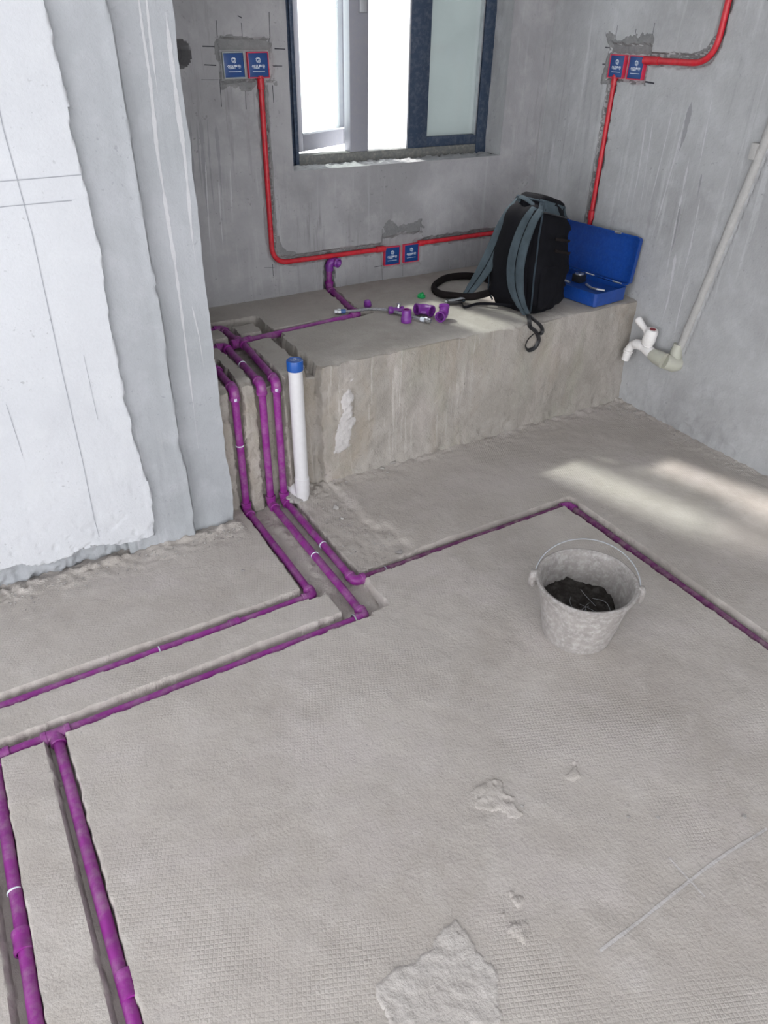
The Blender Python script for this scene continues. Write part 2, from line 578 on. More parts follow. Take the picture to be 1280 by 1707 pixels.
# ------------------------------------------------------------------ back wall with chases and window opening
WX0, WX1, WZ0, WZ1 = 1.325, 2.392, 0.992, 2.82
BOXES_BACK = [(1.067, 1.325), (1.160, 1.325), (1.765, 0.555), (1.870, 0.555)]      # lower-left corners, 86 mm square
BX = 0.084
COND_L = [(1.208, 1.33), (1.206, 0.634), (1.77, 0.634)]
COND_M = [(1.95, 0.637), (X_RIGHT + 0.05, 0.640)]


def chase(u, v, jit, specs):
    cut = np.zeros_like(u)
    for kind, geom, w, depth in specs:
        d = (w - d_line(u, v, geom)) if kind == 'line' else d_rect(u, v, geom)
        cut = np.maximum(cut, sstep(-0.002, 0.005, d + jit) * depth)
    return cut


def back_y(x, z):
    jit = fbm(x, z, 42, 71, 3) * 0.010
    cl = [(p.x, p.y) for p in round_path([(a, b, 0) for a, b in COND_L], 0.075)]
    specs = [('line', cl, 0.017, 0.018), ('line', [(a - 0.012 if i else a, b + 0.012) for i, (a, b) in enumerate(cl)], 0.014, 0.012),
             ('line', COND_M, 0.017, 0.018), ('line', [(a, b + 0.012) for a, b in COND_M], 0.012, 0.012),
             ('rect', (1.052, 1.31, 1.262, 1.445), 0, 0.012), ('rect', (1.752, 0.545, 1.972, 0.690), 0, 0.012),
             ('line', [(1.476, 0.30), (1.478, 0.625)], 0.026, 0.030), ('line', [(1.476, 0.607), (1.505, 0.607)], 0.024, 0.028)]
    cut = chase(x, z, jit, specs)
    hole = 1 - sstep(0.036, 0.044, np.hypot(x - 0.905, (z - 1.40)) + jit * 0.5)
    return Y_BACK + np.maximum(cut, hole * 0.12) + fbm(x, z, 2.5, 81, 3) * 0.006 + fbm(x, z, 30, 83, 2) * 0.0014


bx_ = spaced(X_ALC, X_RIGHT + 0.02, lambda x: 0.006 if x > 0.62 else 0.05)
bz_ = spaced(-0.02, CEIL, lambda z: 0.006 if 0.42 < z < 1.66 else 0.06)
bx_ = np.unique(np.sort(np.append(bx_, [WX0, WX1])))
bz_ = np.unique(np.sort(np.append(bz_, [WZ0, WZ1])))
gx, gz = np.meshgrid(bx_, bz_, indexing='ij')
cx, cz = (gx[:-1, :-1] + gx[1:, 1:]) / 2, (gz[:-1, :-1] + gz[1:, 1:]) / 2
keep = ~((cx > WX0) & (cx < WX1) & (cz > WZ0) & (cz < WZ1))
wall_back = struct(link_mesh('wall_back', grid_mesh(np.stack([gx, back_y(gx, gz), gz], -1), keep), M['wall_back']))
WD = 0.24                                        # wall thickness


def reveal(name, p0, p1, along, deep, seed, rough_amt=0.004):
    """one side of the window opening, rough where it was chipped"""
    a = np.linspace(0, 1, along)
    b = np.linspace(0, 1, deep)
    A, B = np.meshgrid(a, b, indexing='ij')
    p0, p1 = np.array(p0), np.array(p1)
    P = p0 + (p1 - p0) * A[..., None]
    P[..., 1] = Y_BACK - 0.001 + (WD + 0.001) * B
    n = fbm(A * 60 * np.linalg.norm(p1 - p0), B * 14, 1.0, seed, 3) * rough_amt * (1 - np.exp(-B * 12))
    if abs(p1[0] - p0[0]) > 0.1:
        P[..., 2] += n - 0.001
    else:
        P[..., 0] += n
    return link_mesh(name, grid_mesh(P), M['wall_right'], wall_back)


reveal('window_reveal', (WX0, 0, WZ0), (WX1, 0, WZ0), 160, 40, 201, 0.012)
reveal('window_reveal', (WX1, 0, WZ0), (WX1, 0, WZ1), 120, 30, 202)
reveal('window_reveal', (WX1, 0, WZ1), (WX0, 0, WZ1), 20, 4, 203)
reveal('window_reveal', (WX0, 0, WZ1), (WX0, 0, WZ0), 20, 4, 204)
bm = bmesh.new()
box(bm, (X_ALC - 0.2, Y_BACK + 0.13, -0.02), (WX0, Y_BACK + WD, CEIL))
box(bm, (WX1, Y_BACK + 0.13, -0.02), (X_RIGHT + 0.2, Y_BACK + WD, CEIL))
box(bm, (WX0, Y_BACK + 0.13, -0.02), (WX1, Y_BACK + WD, WZ0 - 0.012))
box(bm, (WX0, Y_BACK + 0.13, WZ1), (WX1, Y_BACK + WD, CEIL))
mk('outer_leaf', bm, M['wall_back'], wall_back, smooth=False)

# ------------------------------------------------------------------ right wall
BOXES_RIGHT = [(2.590, 1.328), (2.484, 1.328)]    # far-lower corners, running towards the camera
COND_R1 = [(2.962, 0.640), (2.560, 0.660), (2.556, 1.335)]
COND_R2 = [(2.40, 1.395), (2.075, 1.397), (2.050, 2.9)]
TAP_Y, TAP_Z = 1.925, 0.300
PIPE_B = [(TAP_Y - 0.012, 0.315), (1.868, 0.58), (1.775, 1.19), (1.60, 2.4)]


def right_x(y, z):
    jit = fbm(y, z, 42, 91, 3) * 0.010
    c1 = [(p.x, p.y) for p in round_path([(a, b, 0) for a, b in COND_R1], 0.06)]
    c2 = [(p.x, p.y) for p in round_path([(a, b, 0) for a, b in COND_R2], 0.09)]
    specs = [('line', c1, 0.018, 0.024), ('line', [(a + 0.016, b) for a, b in c1], 0.012, 0.020),
             ('line', c2, 0.018, 0.015), ('line', [(a + 0.010, b + 0.012) for a, b in c2], 0.014, 0.013),
             ('rect', (2.385, 1.315, 2.605, 1.448), 0, 0.012)]
    cut = chase(y, z, jit, specs)
    groove = 1 - sstep(0.0015, 0.005, d_line(y, z, [(a - 0.026, b) for a, b in PIPE_B]) + np.abs(jit) * 0.2)
    low = np.exp(-np.maximum(z, 0) / 0.12) * 0.008 * (0.7 + 0.8 * fbm(y, z, 30, 95, 3))
    return X_RIGHT + np.maximum(cut, groove * 0.006) + fbm(y, z, 2.3, 97, 3) * 0.006 + fbm(y, z, 30, 98, 2) * 0.0016 - low


ry = spaced(-2.5, Y_BACK + 0.05, lambda y: 0.007 if y > 1.0 else 0.06)
rz = spaced(-0.03, CEIL, lambda z: 0.007 if z < 1.66 else 0.06)
gy, gz = np.meshgrid(ry, rz, indexing='ij')
wall_right = struct(link_mesh('wall_right', grid_mesh(np.stack([right_x(gy, gz), gy, gz], -1)), M['wall_right']))

# ------------------------------------------------------------------ left wall: concrete column and white plaster coat
X_WEND = 0.642
cx_ = spaced(0.26, X_WEND, 0.006)
cz_ = spaced(-0.03, CEIL, lambda z: 0.008 if z < 1.66 else 0.06)
gx, gz = np.meshgrid(cx_, cz_, indexing='ij')


def col_y(x, z):
    wb = fbm(z * 0 + 3.3, z, 5, 101, 4) * 0.016
    st = 1 - sstep(-0.003, 0.006, x - 0.488 - wb)
    y = 2.114 - st * 0.030 + fbm(x, z, 3, 103, 3) * 0.004 + fbm(x, z, 40, 104, 2) * 0.0015
    y = y - st * sstep(0.455, 0.485, x - wb) * 0.004
    return y - np.exp(-np.maximum(z, 0) / 0.04) * 0.010 * (1 + 2 * fbm(x, z, 22, 105, 3))


ybase = col_y(gx, gz)
endw = fbm(gz * 0 + 9.1, gz, 7, 106, 4) * 0.010
gxx = gx + endw * sstep(0.56, X_WEND, gx)
P = np.stack([gxx, ybase, gz], -1)
# wrap round the end of the wall
end = np.repeat(P[-1:, :, :], 6, 0).copy()
for k in range(6):
    end[k, :, 1] = ybase[-1] + (2.168 - ybase[-1]) * (k + 1) / 6
    end[k, :, 0] += fbm(end[k, :, 1], gz[-1], 30, 107, 2) * 0.003
wall_left = struct(link_mesh('wall_left', grid_mesh(np.concatenate([P, end], 0)), M['column']))
mk('wall_core', new_box((-2.2, 2.13, -0.02), (X_WEND - 0.012, 2.162, CEIL)), M['column'], wall_left, smooth=False)
# plaster coat
pxs = spaced(-2.2, 0.40, lambda x: 0.005 if x > -0.35 else 0.1)
pzs = spaced(-0.01, CEIL, lambda z: 0.006 if z < 0.16 else (0.010 if z < 1.66 else 0.08))
gx, gz = np.meshgrid(pxs, pzs, indexing='ij')
edge_x = 0.357 + fbm(gz * 0 + 1.7, gz, 6, 111, 4) * 0.022 - gx + fbm(gx, gz, 70, 113, 2) * 0.006
lowz = 0.060 + 0.035 * sstep(0.30, 0.0, gx) * 0.6 + fbm(gx, gz * 0 + 0.4, 7, 115, 4) * 0.045
edge_z = gz - lowz + fbm(gx, gz, 60, 117, 2) * 0.006
ins = sstep(-0.004, 0.006, np.minimum(edge_x, edge_z))
yy = 2.118 - ins * 0.052 + fbm(gx, gz, 2, 119, 3) * 0.004
pits = sstep(0.20, 0.30, fbm(gx, gz, 42, 121, 2)) * np.exp(-np.maximum(gz - 0.05, 0) / 0.22) * 0.004
yy = yy + pits * ins
yy = yy - (1 - ins) * np.exp(-gz / 0.05) * 0.03 * (0.7 + 1.6 * fbm(gx, gz, 26, 123, 3)) * sstep(0.36, 0.30, gx)
pl = link_mesh('plaster_coat', grid_mesh(np.stack([gx, yy, gz], -1), None), M['plaster'], wall_left)
pl.data.materials.append(M['column'])
mi = np.zeros((gx.shape[0] - 1, gx.shape[1] - 1), np.int32)
mi[(ins[:-1, :-1] + ins[1:, 1:]) / 2 < 0.55] = 1
pl.data.polygons.foreach_set('material_index', mi.reshape(-1))

# ------------------------------------------------------------------ shell out of view
bm = new_box((-2.4, -2.7, CEIL), (X_RIGHT + 0.2, Y_BACK + WD, CEIL + 0.15))
struct(mk('ceiling', bm, M['ceiling'], smooth=False))
bm = bmesh.new()
box(bm, (-2.4, 1.2, -0.05), (-2.2, 2.16, CEIL))
box(bm, (-2.4, -2.7, 2.5), (-2.2, 1.2, CEIL))
box(bm, (-2.4, -2.7, -0.05), (-2.2, -1.6, 2.5))
struct(mk('wall_side', bm, M['plaster'], smooth=False))
bm = bmesh.new()
box(bm, (-2.2, -2.7, 2.5), (X_RIGHT + 0.2, -2.5, CEIL))
box(bm, (1.5, -2.7, -0.05), (X_RIGHT + 0.2, -2.5, 2.5))
struct(mk('wall_front', bm, M['ceiling'], smooth=False))
bm = new_box((X_ALC - 0.2, 2.16, -0.02), (X_ALC, Y_BACK + 0.13, CEIL))
struct(mk('wall_alcove', bm, M['wall_back'], smooth=False))
bm = new_box((X_RIGHT + 0.06, -2.7, -0.05), (X_RIGHT + 0.2, Y_BACK + WD, CEIL))
mk('outer_leaf', bm, M['wall_back'], wall_right, smooth=False)
mk('slab', new_box((-2.4, -2.7, -0.25), (X_RIGHT + 0.2, Y_BACK + WD, -0.09)), M['floor'], floor, smooth=False)

# ------------------------------------------------------------------ raised platform with pipe channels
CHAN = [(0.30, 2.520, 1.05, 2.600), (0.684, 2.10, 0.738, 2.415), (0.30, 2.350, 0.738, 2.412), (0.782, 2.10, 0.893, 2.58),
        (0.992, 2.10, 1.036, 2.775), (0.30, 2.700, 1.036, 2.775), (0.846, 2.56, 0.902, 2.775)]
CHAN_P1 = [(1.0, 2.572), (1.425, 2.604)]
CHAN_FOOT = [(1.425, 2.604), (1.476, 2.99)]


def plat_cut(x, y):
    jit = fbm(x, y, 36, 131, 3) * 0.010
    cut = np.zeros_like(x)
    for r in CHAN:
        cut = np.maximum(cut, sstep(-0.001, 0.006, d_rect(x, y, r) + jit))
    for ln, w in ((CHAN_P1, 0.024), (CHAN_FOOT, 0.019), ([(1.40, 2.604), (1.475, 2.606)], 0.020)):
        cut = np.maximum(cut, 0.8 * sstep(-0.001, 0.006, w - d_line(x, y, ln) + jit))
    return cut


def plat_z(x, y):
    z = Z_PLAT + fbm(x, y, 3, 133, 3) * 0.004 + fbm(x, y, 28, 135, 2) * 0.0015
    # crumbled front arris
    z = z - np.exp(-np.maximum(y - Y_FRONT, 0) / 0.022) * (0.010 + np.maximum(fbm(x, y, 12, 137, 3), 0) * 0.030)
    return z - plat_cut(x, y) * (0.046 + fbm(x, y, 40, 139, 2) * 0.010)


bxs = spaced(X_ALC, X_RIGHT + 0.01, lambda x: 0.0045 if 0.62 < x < 1.06 else (0.009 if x > 0.6 else 0.03))
bys = spaced(Y_FRONT, Y_BACK + 0.045, lambda y: 0.0055, [(2.515, 2.615, 0.004)])
gx, gy = np.meshgrid(bxs, bys, indexing='ij')
top = np.stack([gx, gy, plat_z(gx, gy)], -1)


def front_y(x, z, zt):
    """front face of the platform: chases for the pipes, peeling patches, spread foot"""
    jit = fbm(x, z, 30, 141, 3) * 0.012
    cut = np.zeros_like(x)
    for r, dp in (((0.684, -1, 0.738, 2), 0.036), ((0.782, -1, 0.893, 2), 0.034), ((0.955, -1, 1.040, 2), 0.030)):
        cut = np.maximum(cut, sstep(-0.002, 0.008, d_rect(x, z, r) + jit) * dp)
    prow = 0.018 * sstep(0.93, 0.88, x)                                   # left blocks stand a little forward
    foot = np.exp(-np.maximum(z, 0) / 0.05) * 0.022 * (0.9 + 0.7 * fbm(x, z, 30, 143, 3)) * sstep(0.97, 1.06, x)
    peel = sstep(0.0, 0.03, 0.045 - np.hypot((x - 1.13) * 0.8, (z - 0.32) * 0.45) + fbm(x, z, 16, 145, 3) * 0.05)
    lumps = fbm(x, z, 12, 147, 4) * 0.012 + fbm(x, z, 70, 149, 3) * 0.005
    return Y_FRONT + cut - prow - foot - peel * 0.012 + lumps * (0.5 + 0.5 * sstep(1.6, 1.0, x))


nz = 75
t = np.linspace(0, 1, nz)
topz = top[:, 0, 2]
gx2 = np.repeat(bxs[:, None], nz, 1)
gz2 = -0.03 + (topz[:, None] + 0.03) * t[None, :]
fade = sstep(0.0, 0.03, topz[:, None] - gz2)
fy_ = front_y(gx2, gz2, topz)
keepf = bxs[:-1] > 0.635
front = np.stack([gx2, fy_, gz2], -1)
top[:, 0, 1] = front[:, -1, 1]
for k in range(1, 4):
    top[:, k, 1] = np.maximum(top[:, k, 1], top[:, k - 1, 1] + 0.001)
full = np.concatenate([front[:, :-1, :], top], 1)
# keep columns right of the hidden stretch behind the left wall on the front
kp = np.ones((full.shape[0] - 1, full.shape[1] - 1), bool)
platform = struct(link_mesh('platform_ledge', grid_mesh(full[bxs > 0.618], None), M['platform']))
platform.data.materials.append(M['platform_front'])
mi = np.zeros((int((bxs > 0.618).sum()) - 1, full.shape[1] - 1), np.int32)
mi[:, :nz] = 1
platform.data.polygons.foreach_set('material_index', mi.reshape(-1))
lefttop = top[bxs < 0.63].copy()
link_mesh('ledge_end', grid_mesh(lefttop[:, lefttop[0, :, 1] > 2.17]), M['platform'], platform)


# ------------------------------------------------------------------ window
FY0, FY1 = 3.088, 3.146
bm = bmesh.new()
box(bm, (WX0 - 0.01, FY0, WZ0 - 0.03), (1.408, FY1, WZ1), 0.003)
box(bm, (2.335, FY0, WZ0 - 0.03), (WX1 + 0.01, FY1, WZ1), 0.003)
box(bm, (1.408, FY0, WZ1 - 0.06), (2.335, FY1, WZ1), 0.003)
window = struct(mk('window_1', bm, M['navy']))
bm = bmesh.new()
box(bm, (1.386, FY0 - 0.014, WZ0 - 0.02), (1.400, FY0 + 0.01, WZ1), 0.002)
mk('jamb_rib', bm, M['navy'], window)
mk('bottom_rail', new_box((1.408, FY0 + 0.002, WZ0 - 0.03), (2.335, FY1, 1.030), 0.003), M['dirty_alu'], window)
mul = mk('mullion', new_box((1.655, FY0 + 0.004, 1.030), (1.745, FY1, WZ1 - 0.06), 0.003), M['grey_alu'], window)
mul2 = mk('mullion', new_box((1.948, FY0, 1.030), (2.052, FY1, WZ1 - 0.06), 0.003), M['navy'], window)
mk('seal_strip', new_box((1.940, FY0 - 0.002, 1.030), (1.9475, FY1 - 0.01, WZ1 - 0.06)), M['steel'], window)
bm = bmesh.new()
box(bm, (1.697, FY0 - 0.010, 1.535), (1.730, FY0 + 0.006, 1.70), 0.003)
latch = mk('latch_plate', bm, M['steel'], window)
mk('latch_lever', new_box((1.704, FY0 - 0.030, 1.60), (1.724, FY0 - 0.008, 1.72), 0.004), M['grey_alu'], latch)
# fixed light on the right
bm = bmesh.new()
box(bm, (2.050, FY0 + 0.004, 1.030), (2.337, FY1, 1.072), 0.003)
mk('fixed_bottom_rail', bm, M['navy'], window)
mk('glazing_bead', new_box((2.322, FY0 - 0.001, 1.068), (2.328, FY0 + 0.02, WZ1 - 0.06)), M['steel'], window)
mk('glass_pane', new_box((2.050, FY0 + 0.022, 1.066), (2.338, FY0 + 0.028, WZ1 - 0.05)), M['glass_dusty'], window, smooth=False)
# casement standing open outwards, hinged on the left
ca = math.radians(27.5)
CM = Matrix.Translation((1.416, 3.136, 1.034)) @ Matrix.Rotation(ca, 4, 'Z')
SW, SH, ST = 0.405, WZ1 - 1.040 - 0.07, 0.045
bm = bmesh.new()
box(bm, (0, 0, 0), (0.052, 0.045, SH), 0.003)
box(bm, (SW - 0.048, 0, 0), (SW, 0.045, SH), 0.003)
box(bm, (0.052, 0, 0), (SW - 0.048, 0.045, 0.066), 0.003)
box(bm, (0.052, 0, SH - 0.05), (SW - 0.048, 0.045, SH), 0.003)
bmesh.ops.transform(bm, matrix=CM, verts=bm.verts)
sash = mk('casement_sash', bm, M['grey_alu'], window)
bm = new_box((0.048, 0.020, 0.062), (SW - 0.044, 0.026, SH - 0.046))
bmesh.ops.transform(bm, matrix=CM, verts=bm.verts)
mk('glass_pane', bm, M['glass_frost'], sash, smooth=False)
bm = new_box((0.050, -0.003, 0.064), (SW - 0.046, 0.002, 0.071))
bmesh.ops.transform(bm, matrix=CM, verts=bm.verts)
mk('gasket', bm, M['steel'], sash, smooth=False)

# ------------------------------------------------------------------ markings on the walls


def ribbon(surf, axis, pts, width, mat, parent, name='marker_line', taper=False, across=2, lift=0.0008):
    """thin drawn line following a wall; surf gives the wall's depth"""
    p = resample([(a, b, 0) for a, b in pts], 0.006)
    a = np.array([[v.x, v.y] for v in p])
    d = np.gradient(a, axis=0)
    d /= np.linalg.norm(d, axis=1)[:, None] + 1e-9
    nrm = np.stack([-d[:, 1], d[:, 0]], -1)
    w = width * (0.75 + 0.5 * np.abs(fbm(a[:, 0], a[:, 1], 30, 5, 2)))[:, None] / 2
    if taper:
        tt = np.linspace(0, 1, len(a))[:, None]
        w = w * (0.15 + 0.85 * sstep(0, 0.12, tt)) * (0.12 + 0.88 * sstep(1.0, 0.55, tt))
        w = w * (0.8 + 0.9 * fbm(a[:, 0] * 3, a[:, 1], 22, int(a[0, 0] * 997) % 97, 3))[:, None]
    rows = []
    for e in np.linspace(1, -1, across):
        q = a + nrm * w * e
        dep = surf(q[:, 0], q[:, 1]) - lift
        if axis == 'z':
            rows.append(np.stack([q[:, 0], q[:, 1], dep + 2 * lift], -1))
        else:
            rows.append(np.stack([q[:, 0], dep, q[:, 1]], -1) if axis == 'y' else np.stack([dep, q[:, 0], q[:, 1]], -1))
    return link_mesh(name, grid_mesh(np.stack(rows, 0)), mat, parent)


def mb(p0, p1, w=0.003, mat='marker'):
    a, b = px(*p0, Y=Y_BACK), px(*p1, Y=Y_BACK)
    ribbon(back_y, 'y', [(a.x, a.z), (b.x, b.z)], w, M[mat], wall_back)


def mr(p0, p1, w=0.003, mat='marker'):
    a, b = px(*p0, X=X_RIGHT), px(*p1, X=X_RIGHT)
    ribbon(right_x, 'x', [(a.y, a.z), (b.y, b.z)], w, M[mat], wall_right)


for p0, p1, w in [((360, 34), (363, 78), .0028), ((402, 38), (404, 68), .0025), ((448, 20), (450, 76), .0025), ((337, 77), (371, 78), .0045),
                  ((340, 108), (360, 109), .004), ((457, 81), (475, 82), .0045), ((455, 110), (470, 110), .003), ((366, 132), (369, 178), .0025),
                  ((408, 138), (410, 182), .0025), ((454, 142), (456, 172), .0025), ((335, 133), (364, 133), .0015),
                  ((637, 381), (637, 403), .002), ((702, 368), (702, 395), .002), ((624, 445), (637, 443), .003), ((637, 444), (637, 470), .0018),
                  ((671, 441), (671, 460), .0015), ((440, 446), (457, 446), .002), ((454, 440), (455, 460), .002), ((396, 26), (403, 30), .004)]:
    mb(p0, p1, w)
for p0, p1 in [((947, 182), (933, 258)), ((960, 48), (957, 75))]:
    mb(p0, p1, 0.0035, 'mortar')
for p0, p1, w in [((1091, 38), (1083, 82), .003), ((1030, 42), (1024, 70), .0025), ((1060, 48), (1056, 70), .0025), ((1009, 79), (1021, 80), .005),
                  ((1004, 107), (1017, 107), .004), ((1073, 136), (1090, 139), .007)]:
    mr(p0, p1, w)


def plaster_y(x, z):
    return 2.0652 + fbm(x, z, 2, 119, 3) * 0.004


for pts, w in [([(-0.6, 1.150), (0.163, 1.174), (0.345, 1.176)], .0026), ([(-0.6, 1.098), (0.148, 1.118), (0.310, 1.119)], .0026),
               ([(0.200, 1.40), (0.194, 1.286), (0.200, 1.05), (0.190, 0.70), (0.184, 0.40), (0.176, 0.19), (0.177, 0.118)], .0022),
               ([(0.03, 0.62), (0.032, 0.46)], .0015), ([(0.255, 0.72), (0.253, 0.52)], .0013)]:
    ribbon(plaster_y, 'y', pts, w, M['pencil'], wall_left, 'pencil_line')

# ------------------------------------------------------------------ purple water pipes


def collar(bm, at, d, r, length):
    lathe(bm, [(r * 0.9, 0), (r, 0.002), (r, length - 0.002), (r * 0.9, length)], Vector(at), Vector(d), 18)


def elbow_bm(p, a, b, r, L=0.036):
    """bent fitting at p between the directions a and b"""
    p, a, b = Vector(p), Vector(a).normalized(), Vector(b).normalized()
    bm = bmesh.new()
    path = round_path([p + a * L, p, p + b * L], 0.020, 6)
    sweep(bm, path, r * 1.30, 18)
    collar(bm, p + a * (L - 0.013), a, r * 1.42, 0.015)
    collar(bm, p + b * (L - 0.013), b, r * 1.42, 0.015)
    return bm


def tee_bm(p, along, side, r, L=0.034):
    p, along, side = Vector(p), Vector(along).normalized(), Vector(side).normalized()
    bm = bmesh.new()
    sweep(bm, [p - along * L, p + along * L], r * 1.30, 18)
    sweep(bm, [p, p + side * L], r * 1.28, 18)
    for d in (along, -along, side):
        collar(bm, p + d * (L - 0.013), d, r * 1.42, 0.015)
    return bm


def pipe_run(root, route, r=PR, mat='purple', dusty=(), bow=0.0007):
    P = [Vector(p) for p in route]
    for i, (a, b) in enumerate(zip(P[:-1], P[1:])):
        pts = resample([a, b], 0.06)
        d = (b - a).normalized()
        s = d.orthogonal().normalized()
        out = []
        for k, q in enumerate(pts):
            w = 0 if k in (0, len(pts) - 1) else bow
            out.append(q + s * rng.uniform(-w, w) + d.cross(s) * rng.uniform(-w, w) * 0.6)
        mk('pipe', sweep(bmesh.new(), out, r, 16), M['purple_dusty' if i in dusty else mat], root)
    els = []
    for i in range(1, len(P) - 1):
        els.append(mk('elbow', elbow_bm(P[i], P[i - 1] - P[i], P[i + 1] - P[i], r), M[mat], root))
    return els


def sticker(parent, at, u, v, n, w=0.013, h=0.010):
    at, u, v, n = Vector(at), Vector(u).normalized(), Vector(v).normalized(), Vector(n).normalized()
    bm = bmesh.new()
    bow = [-1, -0.5, 0, 0.5, 1]
    rows = [[bm.verts.new(at + u * (w / 2 * s) + v * (h / 2 * e) - n * (0.0030 * s * s)) for s in bow] for e in (-1, 1)]
    for k in range(4):
        bm.faces.new((rows[0][k], rows[0][k + 1], rows[1][k + 1], rows[1][k]))
    st = mk('label_sticker', bm, M['print'], parent)
    bm = bmesh.new()
    for e in (-0.25, 0.2):
        q = at + v * (h * e) + n * 0.0004
        vs = [bm.verts.new(q + u * (w * 0.3 * a) + v * (h * 0.07 * b)) for a, b in ((-1, -1), (1, -1), (1, 1), (-1, 1))]
        bm.faces.new(vs)
    mk('print_line', bm, M['purple_clean'], st)
    return st


def tie(parent, at, d, r=PR, mat='print', w=0.0022):
    return mk('tie_wire', lathe(bmesh.new(), [(r * 0.98, -w), (r * 1.12, -w * 0.6), (r * 1.12, w * 0.6), (r * 0.98, w)], at, d, 18), M[mat], parent)


def coupling(parent, at, d, r=PR, L=0.05, mat='purple'):
    q = Vector(at) - Vector(d).normalized() * L / 2
    return mk('coupling', lathe(bmesh.new(), [(r, 0), (r * 1.34, 0.001), (r * 1.40, 0.008), (r * 1.28, 0.012), (r * 1.28, L - 0.012), (r * 1.40, L - 0.008), (r * 1.34, L - 0.001), (r, L)], q, d, 18), M[mat], parent)


ra = thing('water_pipe', (X1, YV, ZF), 'purple water pipe beside the concrete wall end, turning into the trench nearest the white wall', 'pipe', 'purple water pipes')
ea = pipe_run(ra, ROUTE_A)
sticker(ea[1], (X1 - 0.002, YV - PR * 1.46, ZT - 0.030), (1, 0, 0), (0, 0, 1), (0, -1, 0))
tie(ra, (X1, YV, 0.26), (0, 0, 1))
tie(ra, (0.22, 1.612, ZF), (1, 0, 0))
coupling(ra, (0.45, 1.612, ZF), (1, 0, 0), L=0.035)

rb = thing('water_pipe', (X2, YV, ZF), 'middle purple water pipe of the three dropping from the ledge, with a teed floor branch', 'pipe', 'purple water pipes')
eb = pipe_run(rb, ROUTE_B)
tie(rb, (X2 + 0.006, 2.36, ZT), (0, 1, 0))
tie(rb, (X2 + 0.003, 1.80, ZF), (0, 1, 0))
tie(eb[3], (X2 - 0.034, 1.447, ZF), (1, 0, 0), PR * 1.4, 'zip_grey')
mk('tee', tee_bm((-0.092, 1.447, ZF), (1, 0, 0), (0, -1, 0), PR), M['purple'], rb)
mk('pipe', sweep(bmesh.new(), resample([(-0.092, 1.447, ZF), (-0.090, 1.0, ZF + 0.002), (-0.084, 0.4, ZF), (-0.08, -0.4, ZF)], 0.08), PR, 18), M['purple'], rb)
c1p = px(198, 1652, Z=ZF)
coupling(rb, (-0.083, c1p.y, ZF), (0, -1, 0), L=0.058)
c2p = px(32, 1572, Z=ZF)
coupling(rb, (-0.2418, c2p.y, ZF), (0, -1, 0), L=0.048)
tie(rb, (-0.241, px(18, 1490, Z=ZF).y, ZF), (0, 1, 0))

rc = thing('water_pipe', (X3, YV, ZF), 'purple water pipe beside the white capped pipe, running on around the bucket', 'pipe', 'purple water pipes')
ec = pipe_run(rc, ROUTE_C, dusty=(6, 7))
sticker(ec[3], (X3 - 0.004, YV - PR * 1.46, ZT - 0.026), (1, 0, 0), (0, 0, 1), (0, -1, 0))
tie(rc, (X3 + 0.001, 1.84, ZF), (0, 1, 0))
tie(rc, (X3 + 0.12, 1.6125, ZF), (1, 0, 0), PR, 'zip_grey')
mk('tee', tee_bm((X3 + 0.022, 2.564, ZT), (1, 0.03, 0), (0, 1, 0), PR), M['purple'], rc)
mk('pipe', sweep(bmesh.new(), round_path([(X3 + 0.020, 2.564, ZT), (X3 + 0.014, 2.738, ZT), (0.52, 2.738, ZT)], 0.02), PR, 16), M['purple'], rc)
mk('elbow', elbow_bm((X3 + 0.014, 2.738, ZT), (0, -1, 0), (-1, 0, 0), PR), M['purple'], rc)
bm = bmesh.new()
sweep(bm, round_path([(1.478, 2.972, 0.570), (1.478, 2.972, 0.606), (1.505, 2.966, 0.608)], 0.015), PR * 1.35, 18)
lathe(bm, [(PR * 1.0, 0.004), (PR * 1.5, 0.0), (PR * 1.55, 0.02), (PR * 1.1, 0.024), (PR * 0.75, 0.016), (0, 0.010)], (1.505, 2.966, 0.606), (0.25, -1, 0), 20)
mk('outlet_elbow', bm, M['purple_clean'], rc)

# ------------------------------------------------------------------ red conduits


def conduit(name, label, path, r=0.0105):
    o = thing(name, path[0], label, 'conduit', 'red wiring conduits')
    mk('conduit_tube', sweep(bmesh.new(), path, r, 16), M['red'], o)
    return o


def socket(parent, at, d, L=0.030, r=0.0105):
    mk('conduit_coupling', lathe(bmesh.new(), [(r, 0), (r * 1.28, 0.001), (r * 1.28, L), (r, L + 0.001)], at, d, 18), M['red'], parent)


YC = Y_BACK + 0.002
pth = round_path([(a, YC, b) for a, b in COND_L], 0.075, 10)
k1 = conduit('red_conduit', 'red conduit dropping beside the window and bending towards the low pair of blue boxes', pth)
socket(k1, (1.208, YC, 1.285), (0, 0, 1), 0.035)
socket(k1, (1.722, YC, 0.634), (1, 0, 0), 0.038)
tie(k1, (1.206, YC, 0.78), (0, 0, 1), 0.0105, 'red_box')
pth = round_path([(1.952, YC, 0.637), (X_RIGHT + 0.0, YC, 0.640), (X_RIGHT + 0.006, 2.560, 0.650), (X_RIGHT + 0.006, 2.556, 1.338)], 0.045, 10)
k2 = conduit('red_conduit', 'red conduit passing behind the backpack and climbing the wall by the tool case', pth)
socket(k2, (1.952, YC, 0.637), (1, 0, 0), 0.030)
socket(k2, (X_RIGHT + 0.006, 2.556, 1.300), (0, 0, 1), 0.034)
socket(k2, (X_RIGHT + 0.004, 2.556, 0.76), (0, 0, 1), 0.040, 0.012)
pth = round_path([(X_RIGHT - 0.001, 2.405, 1.395), (X_RIGHT - 0.001, 2.075, 1.397), (X_RIGHT - 0.001, 2.048, 2.88)], 0.095, 10)
